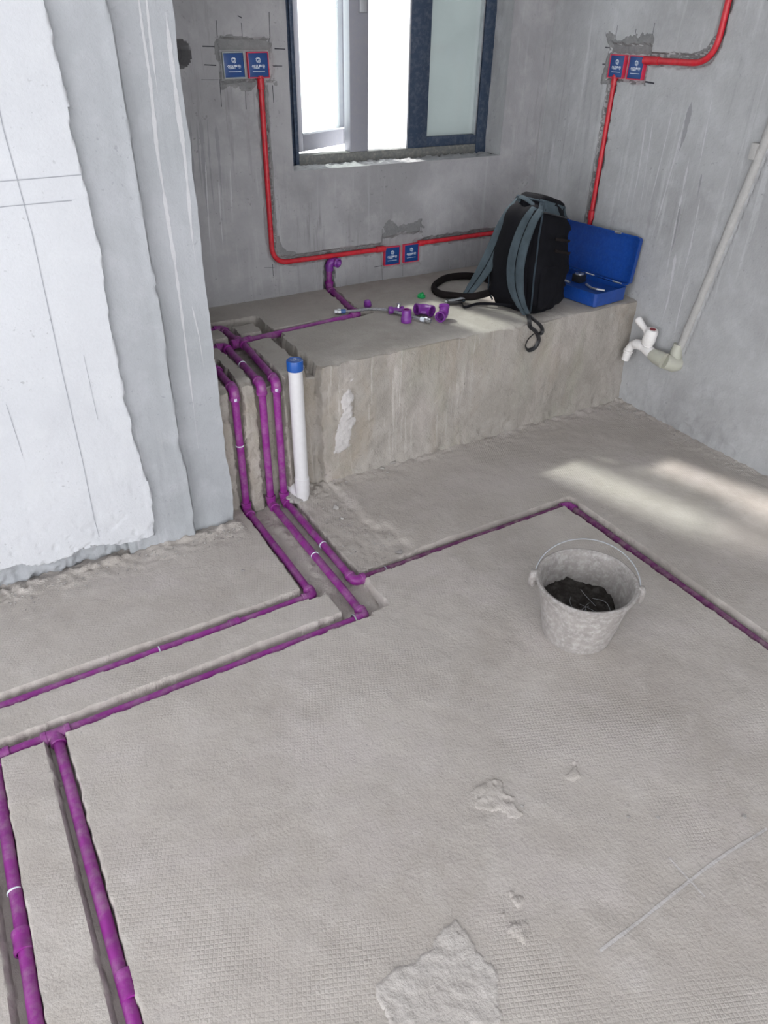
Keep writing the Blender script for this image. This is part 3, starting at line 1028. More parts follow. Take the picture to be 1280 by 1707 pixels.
k3 = conduit('red_conduit', 'red plastic conduit running from a blue box and bending up the drip stained wall', pth, 0.0115)
socket(k3, (X_RIGHT - 0.001, 2.330, 1.3955), (0, 1, 0), 0.075, 0.0115)

# ------------------------------------------------------------------ blue covered switch boxes


def text_mesh(body, size):
    cu = bpy.data.curves.new('txt', 'FONT')
    cu.body = body
    cu.size = size
    cu.align_x = 'CENTER'
    cu.offset = size * 0.018
    ob = bpy.data.objects.new('txt', cu)
    COL.objects.link(ob)
    dg = bpy.context.evaluated_depsgraph_get()
    dg.update()
    me = bpy.data.meshes.new_from_object(ob.evaluated_get(dg))
    bpy.data.objects.remove(ob)
    bpy.data.curves.remove(cu)
    return me


TXT = text_mesh('创品整装', 0.0135)


def arc_strip(bm, c, r, w, a0, a1, n=18):
    prev = None
    for k in range(n + 1):
        a = math.radians(a0 + (a1 - a0) * k / n)
        v = [bm.verts.new((c[0] + (r + s) * math.cos(a), c[1] + (r + s) * math.sin(a), 0)) for s in (-w / 2, w / 2)]
        if prev:
            bm.faces.new((prev[0], prev[1], v[1], v[0]))
        prev = v


def bar(bm, p, q, w):
    p, q = Vector((*p, 0)), Vector((*q, 0))
    n = (q - p).normalized().cross(Vector((0, 0, 1))) * w / 2
    bm.faces.new([bm.verts.new(v) for v in (p - n, q - n, q + n, p + n)])


def logo_bm(s):
    """ring with a pitched roof inside a second open ring"""
    bm = bmesh.new()
    w = s * 0.10
    arc_strip(bm, (0, 0), s * 0.50, w, -75, 68)
    arc_strip(bm, (-s * 0.06, -s * 0.02), s * 0.33, w, 150, 395)
    bar(bm, (-s * 0.36, s * 0.14), (-s * 0.06, s * 0.36), w)
    bar(bm, (-s * 0.06, s * 0.36), (s * 0.22, s * 0.15), w)
    bar(bm, (-s * 0.52, s * 0.22), (-s * 0.08, s * 0.55), w)
    bar(bm, (-s * 0.08, s * 0.55), (s * 0.30, s * 0.26), w)
    arc_strip(bm, (-s * 0.06, -s * 0.02), s * 0.15, w, 170, 380)
    return bm


def switch_box(origin, u, v, n, body_mat, label, rot=0.0, group=None):
    u, v, n = Vector(u), Vector(v), Vector(n)
    o = thing('switch_box', origin, label, 'switch box', group)
    Mx = Matrix((u, v, n)).transposed().to_4x4()
    Mx = Matrix.Translation(origin) @ Mx @ Matrix.Translation((BX / 2, BX / 2, 0)) @ Matrix.Rotation(rot, 4, 'Z')
    h, t = BX / 2, 0.0035
    bm = bmesh.new()
    box(bm, (-h, -h, -0.035), (-h + t, h, 0.004), 0.0008)
    box(bm, (h - t, -h, -0.035), (h, h, 0.004), 0.0008)
    box(bm, (-h + t, -h, -0.035), (h - t, -h + t, 0.004), 0.0008)
    box(bm, (-h + t, h - t, -0.035), (h - t, h, 0.004), 0.0008)
    box(bm, (-h + t, -h + t, -0.035), (h - t, h - t, -0.030))
    bmesh.ops.transform(bm, matrix=Mx, verts=bm.verts)
    mk('box_body', bm, M[body_mat], o)
    g = h - t - 0.0004
    bm = new_box((-g, -g, -0.004), (g, g, 0.0012), 0.0012)
    bmesh.ops.transform(bm, matrix=Mx, verts=bm.verts)
    pl_ = mk('cover_plate', bm, M['blue_plate'], o)
    pl_['label'] = 'blue printed cover plate'
    bm = logo_bm(0.018)
    bmesh.ops.transform(bm, matrix=Mx @ Matrix.Translation((0, 0.015, 0.0016)), verts=bm.verts)
    mk('logo', bm, M['print'], pl_, smooth=False)
    me = TXT.copy()
    me.transform(Mx @ Matrix.Translation((0, -0.010, 0.0016)))
    link_mesh('lettering', me, M['print'], pl_)
    bm = bmesh.new()
    xx = -0.024
    while xx < 0.024:
        w = rng.uniform(0.0014, 0.0024)
        bm.faces.new([bm.verts.new(p) for p in ((xx, -0.0215, 0), (xx + w, -0.0215, 0), (xx + w, -0.0195, 0), (xx, -0.0195, 0))])
        xx += w + 0.0006
    bmesh.ops.transform(bm, matrix=Mx @ Matrix.Translation((0, 0, 0.0016)), verts=bm.verts)
    mk('small_print', bm, M['print'], pl_, smooth=False)
    return o


YB_ = Y_BACK - 0.001
XB_ = X_RIGHT - 0.001
bu, bv, bn = (1, 0, 0), (0, 0, 1), (0, -1, 0)
switch_box((1.064, YB_, 1.322), bu, bv, bn, 'grey_box', 'blue covered switch box with a grey rim, high beside the window', 0.02)
switch_box((1.160, YB_, 1.322), bu, bv, bn, 'red_box', 'blue covered switch box with a red rim, above the red conduit beside the window', 0.015)
switch_box((1.765, YB_, 0.555), bu, bv, bn, 'red_box', 'low blue covered switch box joined to the conduit coming from beside the window', -0.01)
switch_box((1.871, YB_, 0.556), bu, bv, bn, 'red_box', 'low blue covered switch box joined to the conduit that goes behind the backpack', 0.0)
ru, rv, rn = (0, -1, 0), (0, 0, 1), (-1, 0, 0)
switch_box((XB_, 2.592, 1.326), ru, rv, rn, 'red_box', 'blue covered switch box on the drip stained wall, above the conduit by the tool case', 0.0)
switch_box((XB_, 2.486, 1.326), ru, rv, rn, 'red_box', 'blue covered switch box joined to the conduit bending up the drip stained wall', 0.0)

# ------------------------------------------------------------------ white drain pipe with blue cap
DX, DY = 0.920, 2.132
dp = thing('drain_pipe', (DX, DY, -0.01), 'white plastic drain pipe standing at the ledge with a blue cap', 'pipe')
mk('pipe', sweep(bmesh.new(), [(DX + 0.002, DY, 0.02), (DX, DY, 0.528)], 0.0250, 28), M['white_pvc'], dp)
bm = bmesh.new()
lathe(bm, [(0.0250, 0.088), (0.0278, 0.086), (0.0278, 0.055), (0.0268, 0.050), (0.0275, 0.030), (0.025, 0.004), (0.018, -0.014), (0.0, -0.020)], (DX + 0.002, DY, 0.0), (0, 0, 1), 28)
sweep(bm, round_path([(DX + 0.002, DY, 0.012), (DX - 0.012, DY + 0.05, 0.014), (DX - 0.02, DY + 0.09, 0.012)], 0.03), 0.0255, 20)
mk('elbow', bm, M['white_pvc'], dp)
cap = mk('end_cap', lathe(bmesh.new(), [(0.0262, 0.516), (0.0285, 0.518), (0.0288, 0.548), (0.0272, 0.553), (0.0250, 0.5535), (0.0245, 0.552), (0, 0.552)], (DX, DY, 0), (0, 0, 1), 32), M['blue_cap'], dp)
cap['label'] = 'blue push-on cap'
CAPR = Matrix.Translation((DX, DY, 0.5526)) @ Matrix.Rotation(-0.5, 4, 'Z')
me = TXT.copy()
me.transform(CAPR @ Matrix.Translation((0, -0.005, 0)) @ Matrix.Scale(0.62, 4))
link_mesh('lettering', me, M['print'], cap)
bm = logo_bm(0.011)
bmesh.ops.transform(bm, matrix=CAPR @ Matrix.Translation((0, 0.011, 0)), verts=bm.verts)
mk('logo', bm, M['print'], cap, smooth=False)

# ------------------------------------------------------------------ bucket
BC, BH = Vector((1.326, 1.066, -0.002)), 0.197
bk = thing('bucket', BC, 'dusty grey mortar bucket with a thin wire handle standing on the floor', 'bucket')


def bucket_r(h):
    return 0.104 + (0.138 - 0.104) * h / BH


bm = lathe(bmesh.new(), [(0, 0.0), (0.096, 0.0), (0.103, 0.003), (bucket_r(0.03), 0.03), (bucket_r(0.1), 0.1), (bucket_r(0.166), 0.166), (bucket_r(0.168) + 0.004, 0.168),
                         (bucket_r(0.18) + 0.005, 0.180), (bucket_r(0.185) + 0.009, 0.188), (bucket_r(BH) + 0.010, BH), (bucket_r(BH) + 0.004, BH + 0.003), (bucket_r(BH) - 0.004, BH - 0.001),
                         (bucket_r(0.1) - 0.004, 0.1), (bucket_r(0.02) - 0.004, 0.014), (0, 0.012)], BC, (0, 0, 1), 64)
for vv in bm.verts:
    d = vv.co - BC
    s = 1 + 0.012 * math.sin(2 * math.atan2(d.y, d.x) + 0.8) + 0.006 * math.sin(7 * math.atan2(d.y, d.x))
    vv.co.x, vv.co.y = BC.x + d.x * s, BC.y + d.y * s
mk('pail', bm, M['bucket'], bk)
ea_dir = (px(1066, 975, Z=BH) - px(884, 947, Z=BH))
ea_dir.z = 0
ea_dir.normalize()
en = Vector((-ea_dir.y, ea_dir.x, 0))
for s in (-1, 1):
    bm = bmesh.new()
    c = BC + ea_dir * (s * (bucket_r(BH) + 0.012)) + Vector((0, 0, BH - 0.012))
    lathe(bm, [(0.006, -0.010), (0.015, -0.010), (0.017, -0.006), (0.017, 0.006), (0.013, 0.010), (0.006, 0.010)], c, ea_dir, 18)
    box(bm, c + Vector((-0.010, -0.010, -0.035)), c + Vector((0.010, 0.010, 0.004)), 0.003)
    mk('handle_lug', bm, M['bucket'], bk)
R0 = bucket_r(BH) + 0.010
arc = []
for k in range(29):
    a = math.pi * k / 28
    up = math.sin(a) * 0.128
    arc.append(BC + ea_dir * (-math.cos(a) * R0) + Vector((0, 0, BH - 0.010 + up * 0.66)) + en * (up * 0.75))
arc = [arc[0] - ea_dir * 0.012 + Vector((0, 0, -0.008)), arc[0] - ea_dir * 0.008] + arc + [arc[-1] + ea_dir * 0.008, arc[-1] + ea_dir * 0.012 + Vector((0, 0, -0.008))]
mk('wire_handle', sweep(bmesh.new(), arc, 0.0019, 8), M['zip_grey'], bk)
rr = np.linspace(0, 1, 22)
aa = np.linspace(0, 2 * np.pi, 73)
A, Rr = np.meshgrid(aa, rr, indexing='ij')
hz = 0.100 + 0.030 * fbm(np.cos(A) * Rr + 4, np.sin(A) * Rr, 2.2, 151, 4) + 0.012 * fbm(np.cos(A) * Rr, np.sin(A) * Rr, 9, 153, 3)
hz = hz + 0.020 * np.cos(A - 2.6) * Rr
hz[-1] = hz[0]
rad = (0.104 + 0.0001726 * 0 + (0.034 / BH) * hz - 0.003) * Rr
link_mesh('mortar_fill', grid_mesh(np.stack([BC.x + rad * np.cos(A), BC.y + rad * np.sin(A), BC.z + hz], -1)), M['cement_dark'], bk)
for k in range(7):
    a0 = rng.uniform(0, 6.28)
    c = Vector((BC.x + rng.uniform(-0.05, 0.04), BC.y + rng.uniform(-0.06, 0.01), 0.108))
    d = Vector((math.cos(a0), math.sin(a0), 0))
    e = Vector((-d.y, d.x, 0))
    Lf = rng.uniform(0.03, 0.05)
    mk('fibre', sweep(bmesh.new(), catmull([c - d * Lf, c + e * 0.012 + Vector((0, 0, 0.012)), c + d * Lf], 6), 0.0007, 5), M['zip_grey'], bk)

# ------------------------------------------------------------------ wall tap and its riser
XT = 2.572


def tp(x, y, X=XT):
    return px(x, y, X=X)


rp = thing('riser_pipe', (2.62, PIPE_B[0][0], PIPE_B[0][1]), 'mortar coated water pipe leaning up the wall above the white tap', 'pipe')
pts = resample([(X_RIGHT + 0.001, a, b) for a, b in PIPE_B], 0.03)
mk('pipe', sweep(bmesh.new(), [p + Vector((rng.uniform(-.0015, .0015), rng.uniform(-.001, .001), 0)) for p in pts], [0.0185 + rng.uniform(-.0014, .0014) for _ in pts], 14), M['coat'], rp)
c = px(1260, 252, X=X_RIGHT)
bm = new_box((c.x - 0.020, c.y - 0.014, c.z - 0.028), (c.x + 0.006, c.y + 0.014, c.z + 0.028), 0.006)
mk('mortar_dab', bm, M['coat'], rp)

base = tp(1118, 608, 2.615)
tap = thing('garden_tap', base, 'white plastic tap with a lever handle on the wall beside the ledge', 'tap')
j0, j1, j2 = tp(1122, 607, 2.605), tp(1108, 602), tp(1093, 594)
bm = bmesh.new()
sweep(bm, [Vector((2.64, j0.y, j0.z)), j0, j1], [0.034, 0.034, 0.033], 20)
sweep(bm, [Vector((X_RIGHT - 0.004, PIPE_B[0][0], 0.375)), Vector((X_RIGHT - 0.006, PIPE_B[0][0] + 0.002, 0.335)), j0], [0.022, 0.026, 0.030], 18)
mk('wall_fitting', bm, M['tape'], tap)
mk('threaded_collar', sweep(bmesh.new(), [j1, j2, tp(1086, 590)], [0.034, 0.031, 0.025], 20), M['tape'], tap)
body_path = catmull([tp(1090, 592), tp(1078, 583), tp(1067, 575), tp(1056, 574), tp(1049, 581), tp(1045, 590)], 6)
bm = bmesh.new()
sweep(bm, body_path, [0.0225 + 0.002 * math.sin(i * 0.5) * (i < 10) - 0.004 * (i > 16) for i in range(len(body_path))], 20)
mk('tap_body', bm, M['tap_white'], tap)
q0, q1 = tp(1048, 583), tp(1042, 599)
dq = (q1 - q0).normalized()
Lq = (q1 - q0).length
mk('spout', lathe(bmesh.new(), [(0.018, 0), (0.0225, 0.001), (0.0225, 0.010), (0.0190, 0.013), (0.0195, Lq * 0.6), (0.0170, Lq * 0.65), (0.0178, Lq), (0.013, Lq), (0.013, Lq - 0.01), (0, Lq - 0.012)], q0, dq, 20), M['tap_white'], tap)
h0, h1 = tp(1078, 576), tp(1088, 549)
dh = (h1 - h0).normalized()
Lh = (h1 - h0).length
hd = mk('handle_hub', lathe(bmesh.new(), [(0.023, 0), (0.0265, 0.004), (0.0250, 0.007), (0.0270, 0.010), (0.0290, 0.026), (0.0275, Lh - 0.008), (0.0225, Lh), (0, Lh)], h0, dh, 24), M['tap_white'], tap)
mk('lever', sweep(bmesh.new(), catmull([tp(1084, 562), tp(1078, 552), tp(1071, 543), tp(1064, 533), tp(1062, 530)], 5),
                  [v * 1.4 for v in (0.015, 0.0148, 0.0142, 0.0132, 0.012, 0.0105, 0.0095, 0.009, 0.009, 0.0092, 0.0098, 0.0105, 0.0112, 0.0118, 0.012, 0.0118, 0.0112, 0.0105, 0.009, 0.007, 0.003)], 16), M['tap_white'], hd)
mk('red_dot', lathe(bmesh.new(), [(0.0135, Lh - 0.001), (0.0135, Lh + 0.0012), (0, Lh + 0.0014)], h0, dh, 20), M['tap_red'], hd)

# ------------------------------------------------------------------ blue tool case, open against the wall
TA = math.radians(6)
TM = Matrix.Translation((2.366, 2.188, Z_PLAT + 0.001)) @ Matrix.Rotation(TA, 4, 'Z')
TW, TL, TH = 0.208, 0.430, 0.060


def rrect(x0, y0, x1, y1, r, n=6):
    out = []
    for cx, cy, a0 in ((x1 - r, y1 - r, 0), (x0 + r, y1 - r, 90), (x0 + r, y0 + r, 180), (x1 - r, y0 + r, 270)):
        for k in range(n + 1):
            a = math.radians(a0 + 90 * k / n)
            out.append((cx + r * math.cos(a), cy + r * math.sin(a)))
    return out


def tray(w, l, h, r, th, lip=0.003):
    bm = bmesh.new()
    lev = [(-0.004, 0.0), (0.0, 0.004), (0.0, h - lip), (lip, h - lip), (lip, h), (-th, h), (-th, th)]
    rings = []
    for off, z in lev:
        rings.append([bm.verts.new((x, y, z)) for x, y in rrect(-off, -off, w + off, l + off, max(r + off, 0.002))])
    n = len(rings[0])
    for a, b in zip(rings[:-1], rings[1:]):
        for k in range(n):
            bm.faces.new((a[k], a[(k + 1) % n], b[(k + 1) % n], b[k]))
    bm.faces.new(rings[0])
    bm.faces.new(rings[-1])
    return bm


tc = thing('tool_case', TM.translation, 'blue metal tool case lying open at the end of the ledge behind the backpack', 'tool case')
bm = tray(TW, TL, TH, 0.016, 0.0025)
bmesh.ops.transform(bm, matrix=TM, verts=bm.verts)
mk('case_body', bm, M['case'], tc)
bm = new_box((0.004, 0.004, 0.036), (TW - 0.004, TL - 0.004, 0.040))
bmesh.ops.transform(bm, matrix=TM, verts=bm.verts)
mk('inner_tray', bm, M['case'], tc, smooth=False)
LM = TM @ Matrix.Translation((TW + 0.003, 0, TH + 0.004)) @ Matrix.Rotation(math.radians(-85), 4, 'Y') @ Matrix.Translation((0, 0, -0.028))
bm = tray(0.200, TL, 0.028, 0.016, 0.0025)
bmesh.ops.transform(bm, matrix=LM, verts=bm.verts)
lid = mk('case_lid', bm, M['case'], tc)
for y in (0.06, TL / 2, TL - 0.06):
    bm = sweep(bmesh.new(), [(TW + 0.004, y - 0.025, TH + 0.002), (TW + 0.004, y + 0.025, TH + 0.002)], 0.0042, 10)
    bmesh.ops.transform(bm, matrix=TM, verts=bm.verts)
    mk('hinge', bm, M['steel'], tc)
bm = new_box((0.196, 0.10, 0.020), (0.206, 0.135, 0.032), 0.002)
bmesh.ops.transform(bm, matrix=LM, verts=bm.verts)
mk('catch', bm, M['steel'], lid)
# what lies in the case
ZC = Z_PLAT + 0.041


def local(p):
    return TM @ Vector(p)


hp = local((0.135, 0.215, 0.040))
hb = thing('pipe_welding_head', hp, 'black pipe welding head with a round steel die in the blue tool case', 'tool')
bm = new_box((-0.022, -0.024, 0), (0.022, 0.024, 0.034), 0.003)
bmesh.ops.transform(bm, matrix=Matrix.Translation(hp) @ Matrix.Rotation(TA, 4, 'Z'), verts=bm.verts)
mk('heater_block', bm, M['black'], hb)
mk('steel_die', lathe(bmesh.new(), [(0.005, 0.036), (0.005, 0.0395), (0.0205, 0.0395), (0.0205, 0.0385), (0.0205, 0.032), (0, 0.032)], hp, (0, 0, 1), 24), M['steel'], hb)
mk('die_bolt', lathe(bmesh.new(), [(0.0045, 0.036), (0.0045, 0.0400), (0, 0.0402)], hp, (0, 0, 1), 8), M['black'], hb)
for (a, lab) in (([(0.118, 0.155, 0.046), (0.090, 0.105, 0.047), (0.092, 0.075, 0.047), (0.112, 0.045, 0.046)], 'bent steel key lying nearest the open end of the tool case'),
                 ([(0.075, 0.215, 0.046), (0.082, 0.250, 0.046), (0.060, 0.275, 0.046)], 'bent steel key lying beyond the welding head in the tool case')):
    o = mk('steel_key', sweep(bmesh.new(), round_path([local(p) for p in a], 0.012), 0.0055, 8, flat=1.0), M['steel'])
    tag(o, lab, 'key')
p0 = local((0.058, 0.30, 0.040))
o = mk('welding_die', lathe(bmesh.new(), [(0, 0), (0.016, 0), (0.017, 0.003), (0.017, 0.014), (0.011, 0.018), (0.011, 0.036), (0.009, 0.038), (0, 0.038)], p0, (0, 0, 1), 20), M['black'])
tag(o, 'small dark stepped welding die standing in the tool case', 'tool')

# ------------------------------------------------------------------ backpack
PH = math.radians(10)
AV, BV = Vector((math.cos(PH), math.sin(PH), 0)), Vector((-math.sin(PH), math.cos(PH), 0))
B0 = Vector((2.030, 2.212, Z_PLAT))
bp = thing('backpack', B0 + AV * 0.12 + BV * 0.14, 'black backpack with grey padded shoulder straps slumped on the edge of the ledge', 'backpack')


def interp(tab, t):
    for (a, va), (b, vb) in zip(tab[:-1], tab[1:]):
        if t <= b:
            k = (t - a) / (b - a)
            k = k * k * (3 - 2 * k)
            return va + (vb - va) * k
    return tab[-1][1]


HW = [(0, 0.122), (0.12, 0.142), (0.45, 0.140), (0.8, 0.116), (1.0, 0.078)]
HD = [(0, 0.095), (0.12, 0.116), (0.45, 0.126), (0.8, 0.114), (1.0, 0.084)]


def bag_pt(t, ang, grow=0.0, ex=4.2):
    """point on the bag's skin: height t in 0..1, angle round it"""
    ca_, sa_ = math.cos(ang), math.sin(ang)
    k = (abs(ca_) ** ex + abs(sa_) ** ex) ** (-1 / ex)
    a = (interp(HD, t) + grow) * k * ca_
    b = (interp(HW, t) + grow) * k * sa_
    ac = 0.118 + 0.055 * t * t + 0.015 * t
    bc = 0.140 + 0.028 * t
    z = 0.004 + 0.410 * t - a * 0.30 * t + 0.05 * max(a, 0) * (1 - t)
    return B0 + AV * (ac + a) + BV * (bc + b) + Vector((0, 0, z))


def wrinkle(p, s, amp):
    x, y = np.array([p.y * 1.3 + p.x]), np.array([p.z * 2.0])
    return float(fbm(x, y, s, 161, 3)[0]) * amp


bm = bmesh.new()
NA = 56
rings = []
for i in range(27):
    t = i / 26
    ring = []
    for k in range(NA):
        p = bag_pt(t, 2 * math.pi * k / NA)
        ring.append(bm.verts.new(bag_pt(t, 2 * math.pi * k / NA, wrinkle(p, 13, 0.014))))
    rings.append(ring)
for sc, dz in ((0.94, 0.010), (0.78, 0.018), (0.45, 0.022)):
    c = sum((v.co for v in rings[26]), Vector()) / NA
    rings.append([bm.verts.new(c + (v.co - c) * sc + Vector((0, 0, dz))) for v in rings[26]])
for r0, r1 in zip(rings[:-1], rings[1:]):
    for k in range(NA):
        bm.faces.new((r0[k], r0[(k + 1) % NA], r1[(k + 1) % NA], r1[k]))
bm.faces.new(rings[0])
bm.faces.new(rings[-1])
mk('bag_body', bm, M['bag'], bp)
# padded back panel
bm = bmesh.new()
rows = []
for i in range(21):
    t = 0.08 + 0.86 * i / 20
    row = []
    for k in range(15):
        s = k / 14 * 2 - 1
        edge_ = min(1, (1 - abs(s)) * 5, (1 - abs(i / 10 - 1)) * 7 + 0.0)
        g = 0.002 + 0.012 * math.sqrt(max(edge_, 0)) - 0.006 * math.exp(-(s * 4) ** 2)
        row.append(bm.verts.new(bag_pt(t, math.pi + s * 0.62, g)))
    rows.append(row)
for r0, r1 in zip(rows[:-1], rows[1:]):
    for k in range(14):
        bm.faces.new((r0[k], r0[k + 1], r1[k + 1], r1[k]))
mk('back_panel', bm, M['bag'], bp)
for t0, nm in ((None, 'piping'),):
    pts = [bag_pt(0.02 + 0.96 * i / 24, math.pi + 0.78, 0.003) for i in range(25)]
    pts += [bag_pt(0.985, math.pi + 0.78 - 1.56 * i / 10, 0.004) for i in range(1, 11)]
    pts += [bag_pt(0.98 - 0.96 * i / 24, math.pi - 0.78, 0.003) for i in range(25)]
    mk(nm, sweep(bmesh.new(), pts, 0.0038, 8), M['strap_edge'], bp)
# band above the zip, its grey imitating window light on the top edge
bm = bmesh.new()
rows = []
for i in range(7):
    t = 0.90 + 0.10 * i / 6
    rows.append([bm.verts.new(bag_pt(t, -math.pi * 0.80 + math.pi * 1.60 * k / 30, 0.0035)) for k in range(31)])
for r0, r1 in zip(rows[:-1], rows[1:]):
    for k in range(30):
        bm.faces.new((r0[k], r0[k + 1], r1[k + 1], r1[k]))
mk('top_highlight_band', bm, M['bag_grey'], bp)
pts = [bag_pt(0.90, -math.pi * 0.80 + math.pi * 1.60 * k / 30, 0.005) for k in range(31)]
zp = mk('zip', sweep(bmesh.new(), pts, 0.0028, 6), M['black'], bp)
zq = bag_pt(0.90, -math.pi * 0.12, 0.008)
mk('zip_pull', sweep(bmesh.new(), [zq, zq + Vector((0.002, -0.004, -0.022))], 0.0030, 8), M['steel'], zp)
# side pocket facing the camera
bm = bmesh.new()
rows = []
for i in range(13):
    t = 0.06 + 0.40 * i / 12
    row = []
    for k in range(19):
        s = k / 18 * 2 - 1
        g = 0.004 + 0.012 * math.sqrt(max(0, 1 - s * s)) * (1 if i < 12 else 0.6) + wrinkle(bag_pt(t, -math.pi / 2 + s * 0.6), 30, 0.010)
        row.append(bm.verts.new(bag_pt(t, -math.pi / 2 + s * 0.62, g)))
    rows.append(row)
for r0, r1 in zip(rows[:-1], rows[1:]):
    for k in range(18):
        bm.faces.new((r0[k], r0[k + 1], r1[k + 1], r1[k]))
mk('side_pocket', bm, M['bag'], bp)
for t0, t1, nm in ((0.60, 0.57, 'side_strap'), (0.70, 0.69, 'side_strap')):
    pts = [bag_pt(t0 + (t1 - t0) * k / 12, -math.pi / 2 - 0.15 + 0.85 * k / 12, 0.006) for k in range(13)]
    mk(nm, sweep(bmesh.new(), pts, 0.006, 8, flat=0.35, side=(0, 0, 1)), M['belt'], bp)


def padded(path, width, thick, side, mat_pad, parent, name, taper=None):
    """two padded ridges with a sewn channel between"""
    prof = [(-1, 0), (-0.93, 0.7), (-0.55, 1.0), (-0.14, 0.75), (0, 0.15), (0.14, 0.75), (0.55, 1.0), (0.93, 0.7), (1, 0), (0.6, -0.5), (-0.6, -0.5)]
    bm = bmesh.new()
    rings = []
    for i, p in enumerate(path):
        a, b = path[max(i - 1, 0)], path[min(i + 1, len(path) - 1)]
        tg = (b - a).normalized()
        sd = (Vector(side) - tg * Vector(side).dot(tg)).normalized()
        nn = tg.cross(sd)
        if nn.dot(Vector((0, 0, CAM_H)) - p) < 0:
            nn = -nn
        w = width * (taper(i / (len(path) - 1)) if taper else 1)
        puck = 1 + 0.30 * math.sin(i * 1.9) * (0.4 + 0.6 * i / len(path))
        rings.append([bm.verts.new(p + sd * (s * w) + nn * (h * thick * (puck if h > 0.5 else 1))) for s, h in prof])
    n = len(prof)
    for r0, r1 in zip(rings[:-1], rings[1:]):
        for k in range(n):
            bm.faces.new((r0[k], r0[(k + 1) % n], r1[(k + 1) % n], r1[k]))
    bm.faces.new(rings[0])
    bm.faces.new(rings[-1])
    o = mk(name, bm, M[mat_pad], parent)
    mid = [p for p in path]
    rr_ = []
    for i, p in enumerate(path):
        a, b = path[max(i - 1, 0)], path[min(i + 1, len(path) - 1)]
        tg = (b - a).normalized()
        sd = (Vector(side) - tg * Vector(side).dot(tg)).normalized()
        nn = tg.cross(sd)
        if nn.dot(Vector((0, 0, CAM_H)) - p) < 0:
            nn = -nn
        rr_.append(p + nn * thick * 0.2)
    mk('seam_cord', sweep(bmesh.new(), rr_, 0.0026, 6), M['bag'], o)
    return o


near = [px(896, 349, Y=2.325), px(884, 366, Y=2.318), px(873, 390, Y=2.305), px(864, 418, Y=2.285), px(859, 448, Y=2.262), px(860, 478, Y=2.240), px(867, 503, Y=2.220), px(878, 524, Y=2.205)]
far = [px(869, 335, Y=2.440), px(853, 354, Y=2.440), px(839, 380, Y=2.445), px(827, 408, Y=2.455), px(813, 438, Y=2.470), px(797, 464, Y=2.490), px(780, 488, Y=2.510), px(770, 501, Y=2.522)]
SD = (-0.42, 0.90, 0.0)
padded(catmull(near, 6), 0.035, 0.008, SD, 'bag_grey', bp, 'shoulder_strap', lambda t: 0.85 + 0.25 * math.sin(math.pi * min(t * 1.1, 1)) - 0.35 * max(0, t - 0.7) / 0.3)
padded(catmull(far, 6), 0.032, 0.008, SD, 'bag_grey', bp, 'shoulder_strap', lambda t: 0.85 + 0.25 * math.sin(math.pi * min(t * 1.1, 1)) - 0.45 * max(0, t - 0.6) / 0.4)
hpts = [px(868, 340, Y=2.43), px(866, 329, Y=2.425), px(874, 330, Y=2.40), px(886, 338, Y=2.37), px(896, 346, Y=2.345), px(899, 353, Y=2.335)]
mk('grab_handle', sweep(bmesh.new(), catmull(hpts, 6), 0.010, 10, flat=0.4, side=(0, 0, 1)), M['bag_grey'], bp)
# lower webbing of the far strap, buckle, and cords
w0 = px(770, 500, Y=2.522)
mk('webbing', sweep(bmesh.new(), catmull([w0, px(774, 512, Z=Z_PLAT + 0.008), px(800, 506, Z=Z_PLAT + 0.02), bag_pt(0.05, math.pi + 0.2, 0.002)], 6), 0.006, 8, flat=0.25), M['bag'], bp)
bq = px(757, 502, Z=Z_PLAT + 0.012)
bm = bmesh.new()
for s in (-1, 1):
    box(bm, (-0.032, s * 0.017 - 0.003, -0.006), (0.032, s * 0.017 + 0.003, 0.006), 0.0015)
for s in (-0.030, -0.006, 0.016, 0.030):
    box(bm, (s - 0.003, -0.017, -0.005), (s + 0.003, 0.017, 0.005), 0.001)
bmesh.ops.transform(bm, matrix=Matrix.Translation(bq) @ Matrix.Rotation(-0.35, 4, 'Z'), verts=bm.verts)
mk('buckle', bm, M['black'], bp)
mk('webbing', sweep(bmesh.new(), catmull([bq + Vector((-0.038, 0.014, 0.0)), bq + Vector((0, 0, 0.006)), bq + Vector((0.04, -0.012, 0.012)), w0], 6), 0.012, 8, flat=0.22, side=(0.3, 0.95, 0)), M['zip_grey'], bp)
mk('waist_belt', sweep(bmesh.new(), catmull([px(822, 470, Z=Z_PLAT + 0.03), px(800, 462, Z=Z_PLAT + 0.024), px(770, 460, Z=Z_PLAT + 0.018), px(742, 464, Z=Z_PLAT + 0.015), px(723, 478, Z=Z_PLAT + 0.015),
                                                px(732, 489, Z=Z_PLAT + 0.015), px(757, 493, Z=Z_PLAT + 0.020), px(785, 495, Z=Z_PLAT + 0.03), px(815, 488, Z=Z_PLAT + 0.04)], 8), 0.0165, 12, flat=0.75), M['belt'], bp)
YW = Y_FRONT - 0.014
loop1 = [px(880, 522, Y=2.200), px(882, 533, Y=YW), px(884, 545, Y=YW), px(893, 553, Y=YW - 0.004), px(898, 566, Y=YW), px(892, 579, Y=YW + 0.002), px(881, 584, Y=YW), px(876, 577, Y=YW - 0.006), px(880, 566, Y=YW - 0.010), px(889, 557, Y=YW - 0.012)]
mk('webbing_tail', sweep(bmesh.new(), catmull(loop1, 6), 0.0085, 8, flat=0.3, side=(0.5, -0.8, 0)), M['black'], bp)
loop2 = [px(880, 524, Y=2.195), px(891, 534, Y=YW + 0.004), px(901, 543, Y=YW - 0.004), px(904, 552, Y=YW - 0.004), px(899, 557, Y=YW - 0.006), px(890, 551, Y=YW - 0.008), px(884, 543, Y=YW - 0.006)]
